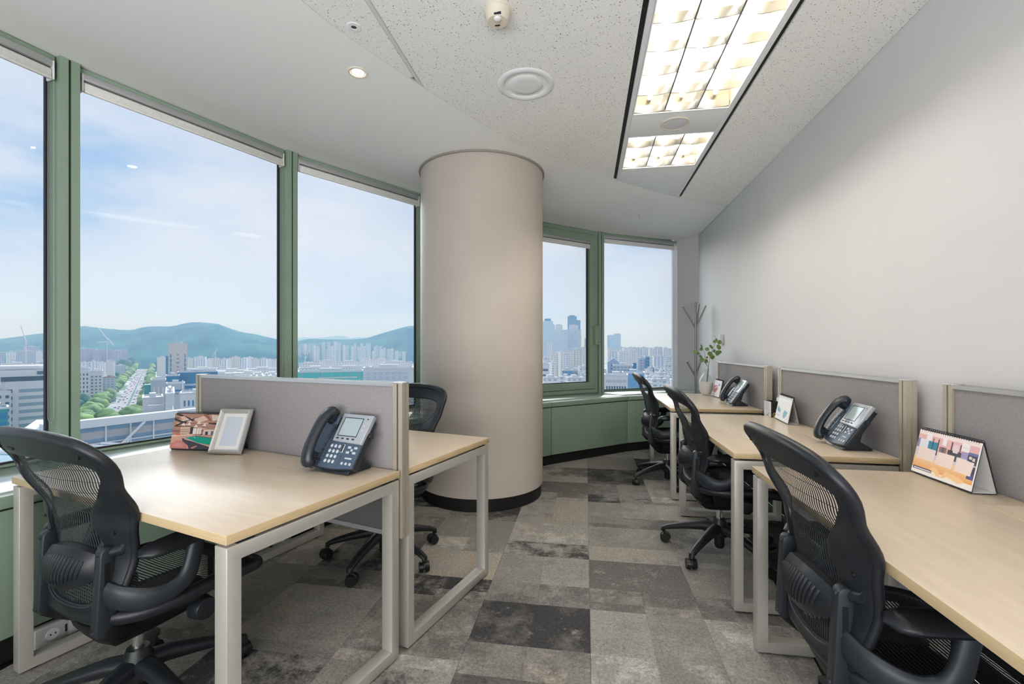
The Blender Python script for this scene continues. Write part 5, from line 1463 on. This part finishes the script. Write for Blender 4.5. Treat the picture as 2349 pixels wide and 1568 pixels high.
for px, py, k in [(292, 822, 1), (305, 832, 1), (318, 826, 1), (300, 846, 1), (285, 856, 1), (270, 862, 1), (352, 830, 1), (362, 842, 1), (372, 858, 1), (356, 856, 1), (280, 840, 1), (310, 814, 1), (330, 812, 1), (350, 814, 1)]:
    p, d = groundpt(px, py); tree('dark wood at the far end of the avenue', p, 26, k, 'woods at the avenue end')

# beige slab tower
t, w, h = building('beige slab tower with an antenna, standing in front of the hill', 386, 430, 787, 800, 16, C_BEIGE, parts=False, name='slab_tower')
for x0, x1 in ((-w * .40, -w * .33), (w * .34, w * .41)): windows(t, w, h, 1, 7, 6, h - 18, C_BLUEGLASS, x0=x0, x1=x1, fx=1.0, fz=.8)
m = MB(); m.span((-w / 2 - 3.5, 1, 0), (-w / 2, 14, h - 22)); m.build('side_core', C_BLUEGLASS, t)
for j in range(9):
    m = MB(); m.box((0, -.1, h - 20 - j * 7.0), (2.2 + (j % 3), .3, 2.0)); m.build('front_mark', C_DARKGLASS, t)
m = MB(); m.cyl((-2, 6, h), (-2, 6, h + 13), .35, .15, 6); m.build('antenna', C_CRANE, t)
m = MB(); m.span((3, 4, h), (7, 8, h + 3)); m.build('roof_hut', C_PLAIN, t)
building('white gridded block left of the beige tower', 360, 386, 820, 1000, 18, C_WHITE)
for k, (a, b, y) in enumerate([(430, 444, 822), (444, 472, 819), (472, 492, 824), (490, 505, 822), (505, 520, 824), (520, 536, 823), (534, 552, 819), (552, 566, 822), (566, 582, 820), (580, 596, 824), (596, 612, 823), (612, 628, 825), (626, 646, 826)]):
    building('pale apartment block in the long row below the main hill', a, b, y, 1080 + 60 * (k % 3), 16, [C_CREAM, C_STRIPE, C_WHITE][k % 3], yaw=[.2, -.15, .1][k % 3], group='apartment row below the main hill')
for k, (a, b, y, d) in enumerate([(430, 500, 846, 820), (495, 570, 850, 760), (565, 640, 846, 800), (470, 540, 858, 600), (540, 600, 856, 620), (600, 648, 860, 560), (575, 590, 866, 480), (602, 622, 864, 470)]):
    building('low white flat roofed hall behind the left screen', a, b, y, d, 40, C_LOW, group='flat roofed halls behind the left screen')
# blue glass pair and the grey building with the sign
t, w, h = building('lower deep blue glass block below the beige tower', 381, 412, 862, 520, 20, C_BLUEGLASS)
t, w, h = building('wide deep blue glass block with pale floor bands, behind the screen', 408, 500, 853, 540, 22, C_BLUEGLASS)
for z in (.30, .48, .62): m = MB(); m.span((-w / 2 - .1, -.25, h * z), (w / 2 + .1, .1, h * z + 2.2)); m.build('floor_band', C_TOWER, t)
t, w, h = building('grey concrete building right of the avenue trees', 346, 381, 872, 440, 16, C_SIGN)
windows(t, w, h, 3, 1, 4, h - 6, C_PLAIN, fx=.35, fz=.95, name='pilaster')
m = MB(); m.span((-w / 2 - 5, 2, 0), (-w / 2, 14, h - 4)); m.build('dark_wing', C_TEALGLASS, t)
t, w, h = building('grey wall building with a dark lettered sign below the blue glass', 382, 424, 880, 420, 14, C_SIGN)
for i, lw in enumerate([1.0, .8, .9, .7, 1.0, .9, .6, .9, 1.0, .8, .9, 1.1]):
    m = MB(); m.box((-w * .30 + i * w * .052, -.2, h - 6.2), (lw * .8, .3, 1.5)); m.build('sign_letter', C_BLUEGLASS, t)
for i in range(6):
    m = MB(); m.box((-w * .14 + i * w * .05, -.2, h - 9.2), (.8, .3, .6)); m.build('small_sign_letter', C_BLUEGLASS, t)
m = MB(); m.span((w * .34, -1.0, 0), (w * .42, 0, h + 3)); m.build('glass_fin', C_TOWER, t)
# low white terraces and the ramp
t, w, h = building('low white terraced building with stepped flat roofs, right of the avenue', 327, 374, 914, 330, 26, C_PLAIN)
m = MB(); m.span((-w / 2 - 2, -16, 0), (w / 2, -8, h - 9)); m.build('lower_terrace', C_ROOF, t); m = MB(); m.span((-w / 2 + 3, -8, 0), (w / 2, 0, h - 4)); m.build('upper_terrace', C_ROOF, t)
t, w, h = building('long white roofed wing running back beside the terraces', 380, 400, 905, 300, 60, C_ROOF)
m = MB(); m.span((-w / 2 + 4, -30, h - 8), (w / 2 - 1, 60, h - 7)); m.build('grey_roof_strip', C_SIGN, t)
t, w, h = building('low white house with blue windows, between ramp and screen', 414, 500, 902, 380, 20, C_PLAIN)
windows(t, w, h, 8, 3, 2, h - 3, C_BLUEGLASS, fx=.4, fz=.5)
for px, py in [(420, 950), (432, 946), (446, 950), (458, 944)]:
    p, d = groundpt(px, py); tree('small garden tree in front of the low white house', p, 9, 0, 'garden trees by the low house')

# glass podium just below the window
D_ = 58.0
pa, pb = Vector(ground(150, 56.0)), Vector(ground(470, 70.0)); dv = (pb - pa).normalized(); nv = Vector((-dv.y, dv.x)); zt0, zt1 = height(968, 56.0), height(934, 70.0)
LP = (pb - pa).length; zt = (zt0 + zt1) / 2
t = thing('glass_podium', 'blue glass fronted building with a white roof edge, right below the widest window', 'building', (pa.x, pa.y, 0), math.atan2(dv.y, dv.x))
def zr(x): return lerp(zt0, zt1, x / LP)
m = MB(); m.extrude([(0, GZ), (LP, GZ), (LP, zt1 - .8), (0, zt0 - .8)], 'y', .3, .8); m.build('glass_wall', facade('glass_painted_reflections', (.20, .30, .42), (.42, .40, .42), 400, 2.1, 1, .45, .12), t)  # blue and brownish stripes are reflections painted into the glass colour
m = MB(); m.extrude([(-2, zt0 - 1.0), (LP + 2, zt1 - 1.0), (LP + 2, zt1), (-2, zt0)], 'y', -.3, 1.1); m.build('roof_edge', C_PLAIN, t)
for i in range(6):
    x = LP * (i + .5) / 6; m = MB(); m.span((x - .08, .1, GZ + 40), (x + .08, .3, zr(x) - 1.0)); m.build('glass_fin', C_PLAIN, t)
for z in (-6.0, -3.2, -9.5): m = MB(); m.sweep([(0, .2, zt0 + z), (LP, .2, zt1 + z)], .10, 4); m.build('transom', C_PLAIN, t)
m = MB(); m.sweep([(2.5, -.5, zt0 - 6.5), (8.0, -.5, zt0 - 1.0)], .16, 6); m.build('strut', C_PLAIN, t); m = MB(); m.sweep([(3.5, -.5, zt0 - 9.5), (6.2, -.5, zt0 - 3.0)], .16, 6); m.build('strut', C_PLAIN, t)
# lower glazed canopy closer in
qa, qb = Vector(ground(150, 30.0)), Vector(ground(430, 40.0)); dq = (qb - qa).normalized(); LQ = (qb - qa).length
z0c, z1c = height(1023, 30.0), height(1000, 40.0)
t = thing('glass_canopy', 'lower glazed canopy with white bars, just under the window sill', 'canopy', (qa.x, qa.y, 0), math.atan2(dq.y, dq.x))
m = MB(); m.extrude([(-6, z0c - 1.2), (LQ, z1c - 1.2), (LQ, z1c - 1.0), (-6, z0c - 1.0)], 'y', -8, 14); m.build('glass_sheet', mat('sea_blue_glass', (.16, .34, .44), .15), t)
for y in (-6, 0): m = MB(); m.sweep([(-6, y, z0c - .95), (LQ, y, z1c - .95)], .12, 4); m.build('edge_bar', C_PLAIN, t)
for i in range(5):
    x = LQ * (i + .4) / 5; z = lerp(z0c, z1c, x / LQ); m = MB(); m.sweep([(x, -8, z - .95), (x + 1.0, 8, z - .9)], .13, 4); m.build('cross_bar', C_PLAIN, t)
# white roof of the next building, leftmost pane
ra_, rb_ = Vector(ground(-40, 60.0)), Vector(ground(116, 62.0))
t = thing('white_roof_building', 'long pale sloping roof with glass strip at the bottom of the leftmost pane', 'building', (0, 0, 0))
def q3(px, py, d): g = ground(px, d); return Vector((g[0], g[1], height(py, d)))
a, b, c, d4 = q3(108, 962, 70), q3(84, 962, 70), q3(-60, 1060, 46), q3(-20, 1072, 46)
up = Vector((0, 0, -1.0))
m = MB(); m.add([a, b, c, d4, a + up, b + up, c + up, d4 + up], [(0, 1, 2, 3), (7, 6, 5, 4), (0, 4, 5, 1), (1, 5, 6, 2), (2, 6, 7, 3), (3, 7, 4, 0)]); m.build('roof_slab', C_ROOF, t)
a2, b2 = q3(150, 975, 66), q3(60, 1085, 44)
m = MB(); m.add([a, d4, b2, a2, a + up * 3, d4 + up * 3, b2 + up * 3, a2 + up * 3], [(3, 2, 1, 0), (4, 5, 6, 7), (0, 1, 5, 4), (1, 2, 6, 5), (2, 3, 7, 6), (3, 0, 4, 7)]); m.build('glass_strip', MATS['sea_blue_glass'], t)

# --- window left of the column: apartment towers under the hill ----------
tw = [(686, 692, 794), (693, 700, 788), (701, 706, 790), (708, 714, 788), (715, 721, 790), (722, 733, 793), (740, 746, 784), (747, 751, 800), (752, 758, 783), (760, 765, 793), (765, 769, 782), (770, 777, 783), (777, 782, 786), (786, 790, 790), (791, 795, 794), (796, 801, 791), (804, 808, 793), (809, 813, 795), (813, 817, 787), (818, 822, 794), (824, 828, 796), (829, 833, 787), (833, 837, 793), (840, 845, 787), (846, 851, 788), (853, 857, 804), (858, 862, 794), (864, 868, 792), (869, 874, 794), (876, 880, 800), (882, 885, 796), (887, 891, 800), (892, 896, 800), (899, 903, 798), (905, 913, 804), (916, 921, 806), (925, 931, 806)]
for k, (a, b, y) in enumerate(tw):
    building('slim apartment tower under the hill, seen left of the column', a, b, y, 1900 + 90 * (k % 4), 16, [C_STRIPE, C_WHITE, C_STRIPE, C_TOWER][k % 4], yaw=[.3, -.2, .1][k % 3], group='tower row under the right hill', parts=False)
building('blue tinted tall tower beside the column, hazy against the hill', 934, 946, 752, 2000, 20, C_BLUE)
for k, (a, b, y, d) in enumerate([(686, 735, 834, 900), (733, 770, 828, 950), (770, 830, 830, 900), (832, 848, 824, 850), (848, 905, 826, 1000), (880, 945, 832, 760), (686, 760, 845, 640), (755, 850, 843, 660), (850, 950, 842, 640)]):
    building('low white block between the towers and the teal fence', a, b, y, d, 30, [C_LOW, C_WHITE][k % 2], group='low blocks beyond the teal fence')
t, w, h = building('long flat building wrapped in teal hoarding, above the left screen', 684, 836, 853, 430, 20, C_TEAL, roof=C_ROOF)
for i in range(7): m = MB(); m.span((-w / 2 + w * (i + .5) / 7 - .3, -.3, 0), (-w / 2 + w * (i + .5) / 7 + .3, 0, h)); m.build('hoarding_post', C_SIGN, t)
m = MB(); m.span((-w * .2, -.3, h - 6), (w * .40, .1, h - 4.6)); m.build('pale_band', C_ROOF, t)
t, w, h = building('white building with long horizontal louvres, next to the column', 834, 950, 846, 340, 20, C_PLAIN)
for j in range(9): m = MB(); m.span((-w / 2 + 1, -.5, h - 2 - j * 1.35), (w / 2 - 4, .1, h - 2 - j * 1.35 + .45)); m.build('louvre', C_TOWER, t)
crane('pale slanting crane among the towers left of the column', 700, 1300, 840, 800, [(-6, 40, 8, 2), (8, 2, 9, 10)])

# --- windows right of the column ------------------------------------------
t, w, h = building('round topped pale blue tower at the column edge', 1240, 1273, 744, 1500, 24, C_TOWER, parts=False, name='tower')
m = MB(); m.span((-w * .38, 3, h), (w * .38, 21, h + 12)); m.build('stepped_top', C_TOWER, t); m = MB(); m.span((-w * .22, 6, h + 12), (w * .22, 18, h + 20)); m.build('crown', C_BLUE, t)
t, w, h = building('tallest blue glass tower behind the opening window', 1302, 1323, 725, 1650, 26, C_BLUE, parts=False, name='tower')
m = MB(); m.span((-w * .3, 4, h), (w * .3, 20, h + 4)); m.build('crown', C_BLUE, t); m = MB(); m.span((w / 2, 2, 0), (w / 2 + 13, 22, h - 14)); m.build('side_shaft', C_BLUE, t)
for k, (lab, a, b, y, d, s) in enumerate([('pale framed tower left of the tallest blue one', 1274, 1290, 745, 1400, C_WHITE), ('lower shoulder of pale framed towers', 1270, 1302, 757, 1380, C_TOWER), ('pale framed tower in front of the tallest blue one', 1305, 1327, 746, 1420, C_WHITE), ('wide shoulder block below the framed towers', 1300, 1333, 757, 1390, C_TOWER), ('small blue grey tower near the sash edge', 1341, 1354, 776, 1500, C_GREY),
        ('slim white tower low at the column edge', 1254, 1266, 782, 1000, C_WHITE)]): building(lab, a, b, y, d, 20, s)
rows = [(1246, 1262, 822, 640), (1262, 1274, 812, 760), (1273, 1286, 808, 800), (1285, 1296, 808, 780), (1295, 1306, 805, 820), (1306, 1320, 802, 840), (1320, 1334, 800, 850), (1334, 1348, 797, 900), (1346, 1360, 796, 950), (1266, 1276, 834, 560), (1290, 1302, 812, 700), (1318, 1336, 803, 720)]
for k, (a, b, y, d) in enumerate(rows): building('white apartment slab in the crowd behind the opening window', a, b, y, d, 14, [C_WHITE, C_CREAM][k % 2], yaw=[.25, -.2, 0][k % 3], group='apartment crowd behind the opening window')
t, w, h = building('white block with dark strip windows at the lower left of the opening window', 1240, 1260, 836, 520, 14, C_PLAIN); windows(t, w, h, 1, 7, 6, h - 3, C_DARKGLASS, fx=.8, fz=.4)
building('teal roofed low block in front of the apartments', 1290, 1312, 850, 560, 14, C_BLUE)
building('grey blue long hall in front of the apartments', 1303, 1345, 850, 580, 20, C_GREY)
for k, (a, b, y, d) in enumerate([(1246, 1282, 868, 420), (1280, 1302, 866, 440), (1302, 1340, 868, 430), (1338, 1360, 862, 450), (1330, 1360, 842, 560), (1330, 1350, 856, 500)]):
    building('low white building at the foot of the opening window', a, b, y, d, 16, C_LOW, yaw=[.2, -.3][k % 2], group='low buildings at the foot of the opening window')
for lab, a, b, y, d in [('left half of the twin blue towers in the end window', 1393, 1408, 769, 1500), ('taller striped tower of the twin in the end window', 1408, 1424, 766, 1480)]: building(lab, a, b, y, d, 22, C_TOWER)
ap = [(1394, 1406, 800, 1000), (1406, 1418, 802, 980), (1418, 1432, 797, 1050), (1430, 1442, 799, 1000), (1440, 1452, 797, 1080), (1450, 1462, 798, 960), (1460, 1472, 798, 1000), (1470, 1482, 797, 1060), (1480, 1492, 799, 1000), (1490, 1502, 800, 940), (1500, 1512, 797, 1050), (1508, 1524, 798, 980), (1522, 1536, 799, 960), (1534, 1552, 800, 900), (1400, 1416, 806, 800), (1420, 1436, 808, 780), (1446, 1458, 806, 820), (1490, 1500, 821, 700), (1500, 1526, 818, 680), (1526, 1552, 820, 640)]
for k, (a, b, y, d) in enumerate(ap): building('white apartment slab in the dense row across the end window', a, b, y, d, 14, [C_WHITE, C_CREAM, C_STRIPE, C_WHITE][k % 4], yaw=[.2, -.15, 0][k % 3], group='apartment row across the end window')
# gabled block
loc, rz = frame_at(1407, 560, .0)
ALLB.append(obb(loc[0], loc[1], rz, -8, 8, -1, 19))
t = thing('gabled_building', 'grey blue gabled block with a column of dark windows, left of the end window', 'building', loc, rz)
w = 14.0; h = height(830, 560) - GZ
m = MB(); m.extrude([(-w / 2, 0), (w / 2, 0), (w / 2, h), (0, h + 5), (-w / 2, h)], 'y', 0, 18); m.build('block', mat('blue_grey_render', (.34, .44, .60), .7), t)
for j in range(6): m = MB(); m.box((-2, -.1, h - 4 - j * 4.2), (1.6, .3, 2)); m.build('window', C_DARKGLASS, t)
t, w, h = building('grey blue block with teal window bands in the end window', 1406, 1452, 839, 520, 20, C_GREY); windows(t, w, h, 2, 2, h - 12, h - 4, C_TEALGLASS, x0=0, x1=w * .4, fx=.85, fz=.8)
t, w, h = building('white corner building with two rows of dark grid windows, low in the end window', 1386, 1440, 862, 360, 18, C_PLAIN)
windows(t, w, h, 8, 1, h - 12.5, h - 7.5, C_DARKGLASS, fx=.62, fz=.8); windows(t, w, h, 8, 1, h - 21, h - 15, C_DARKGLASS, fx=.62, fz=.8); windows(t, w, h, 10, 1, h - 6, h - 2.5, C_GREY, fx=.5, fz=.6)
building('large plain blue grey block in the middle of the end window', 1427, 1478, 856, 400, 22, mat('flat_blue_cladding', (.16, .36, .58), .6))
t, w, h = building('grey tower block with blue glass face in the end window', 1466, 1480, 822, 560, 16, C_GREY); t, w, h = building('blue glass fronted slab beside the grey tower block', 1478, 1490, 818, 570, 16, C_BLUE)
building('small saturated blue block above the big blue grey one', 1452, 1460, 832, 600, 10, C_BLUEGLASS)
building('teal box on the low roofs right of the end window chair', 1492, 1500, 843, 520, 10, C_BLUEGLASS); building('second teal box on the low roofs near the wall', 1516, 1523, 848, 500, 10, C_BLUEGLASS)
for k, (a, b, y, d) in enumerate([(1480, 1500, 856, 460), (1500, 1520, 860, 440), (1484, 1510, 866, 420), (1511, 1532, 857, 400), (1530, 1552, 850, 470), (1532, 1556, 861, 400), (1496, 1516, 872, 360), (1516, 1540, 872, 350), (1540, 1562, 874, 340), (1480, 1498, 880, 340), (1478, 1492, 848, 520), (1526, 1552, 838, 560), (1500, 1516, 848, 540)]):
    building('small white low rise crowded at the foot of the end window', a, b, y, d, 12, C_LOW, yaw=[.3, -.25, .1][k % 3], group='low rises at the foot of the end window')

# hills
def ridge(name, pts, d, depth, material, label):
    """wooded ridge whose skyline passes the given picture points at distance d"""
    top = bez([(p[0], p[1], 0) for p in pts], 6); rows = []
    r2 = random.Random(hash(name) % 1000)
    for s in range(9):
        q = s / 8.0; row = []
        for i, p in enumerate(top):
            dd = d + depth * (q - 1) * 1.0; g = ground(p.x, d); sc = dd / d
            zt_ = height(p.y, d); k = 1 - (1 - q) ** 1.6; z = lerp(GZ - 5, zt_, k) + (math.sin(i * 1.3 + s * 2.1) + math.sin(i * .53 + s)) * 6 * (1 - q) * q * 4 * .5
            row.append((g[0] * sc, g[1] * sc, z if s < 8 else zt_))
        rows.append(row)
    back = [(x * 1.35, y * 1.35, GZ - 5) for x, y, z in rows[-1]]
    m = MB(); m.grid(rows + [back]); o = m.build(name, material, smooth=True); struct(o); o['label'] = label; return o
ridge('hill', [(-700, 790), (-480, 770), (-300, 778), (-160, 786), (-40, 785), (0, 777), (40, 772), (80, 766), (110, 763), (150, 755), (185, 748), (215, 750), (260, 755), (300, 756), (330, 750), (360, 748), (395, 748), (420, 742), (445, 739), (475, 740), (500, 743), (520, 750), (550, 760), (585, 766), (615, 773), (645, 780), (680, 792), (710, 802)], 2600, 1100, C_HILL, 'long wooded hill behind the left windows')
ridge('hill', [(640, 802), (684, 782), (715, 777), (760, 778), (800, 778), (838, 775), (870, 766), (900, 757), (930, 749), (945, 747), (975, 748), (1010, 756), (1060, 775), (1120, 800)], 3000, 900, C_HILL, 'wooded hill rising towards the column')
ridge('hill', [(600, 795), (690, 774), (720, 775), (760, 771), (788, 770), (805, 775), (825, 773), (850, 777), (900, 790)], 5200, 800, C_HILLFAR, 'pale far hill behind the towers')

# low filler of the wide city, individually placed
rf_ = random.Random(21); unit = None
zones = [(-420, 120, 70, 'small roofs behind the leftmost pane'), (180, 645, 64, 'small roofs behind the widest window'), (684, 950, 34, 'small roofs left of the column'), (1246, 1560, 60, 'small roofs right of the column')]
labs = ['small flat white roof scattered among the larger buildings behind the leftmost pane', 'small flat white roof scattered among the larger buildings behind the widest window', 'small flat white roof scattered among the towers left of the column', 'small flat white roof scattered among the apartment slabs right of the column']
SK = [C_LOW, C_WHITE, C_CREAM, C_GREY, C_LOW]
unit = []
for s in SK[:4]:
    m = MB(); m.span((-.5, -.5, 0), (.5, .5, 1)); unit.append(m.mesh('small_block', s))
for (a, b, n, grp), lab in zip(zones, labs):
    c = 0; tries = 0
    while c < n and tries < 2000:
        tries += 1
        px = rf_.uniform(a, b); d = 1 / rf_.uniform(1 / 1500, 1 / 440.0); x, y = ground(px, d)
        if 180 < px < 645:
            q = Vector((x, y)) - P[0]; along = q.dot(dirv); lat = abs(q.dot(nrm))
            if lat < 62 + along * .02 or d < 620: continue
        rz = rf_.uniform(0, 3.1); sx, sy = rf_.uniform(9, 26), rf_.uniform(9, 20)
        foot = obb(x, y, rz, -sx / 2 - .4, sx / 2 + .4, -sy / 2 - .4, sy / 2 + .4)
        if not free(foot) or any((x - tx) ** 2 + (y - ty) ** 2 < (ts + 14) ** 2 for tx, ty, ts in TREES): continue
        ALLB.append(foot)
        o = bpy.data.objects.new('small_building', rf_.choice(unit)); COL.objects.link(o)
        o.location = (x, y, GZ); o.rotation_euler = (0, 0, rz); o.scale = (sx, sy, rf_.uniform(7, 20))
        tag(o, lab, 'building', grp); c += 1

# haze over the city
m = MB(); a = math.atan2(*ground(700, 1000)); rz = -a
HZ = bpy.data.materials.new('city_haze'); HZ.use_nodes = True; N = HZ.node_tree.nodes; N.clear()
ho = N.new('ShaderNodeOutputMaterial'); hv = N.new('ShaderNodeVolumeScatter'); hv.inputs['Color'].default_value = (.42, .64, 1.0, 1); hv.inputs['Density'].default_value = .00030; hv.inputs['Anisotropy'].default_value = .1
HZ.node_tree.links.new(hv.outputs[0], ho.inputs['Volume'])
m.span((-6500, 230, GZ - 1), (6500, 7000, 420)); hz = m.build('haze', HZ); hz.rotation_euler = (0, 0, rz); hz['kind'] = 'stuff'; hz['label'] = 'thin blue haze over the far city'; hz['category'] = 'haze'
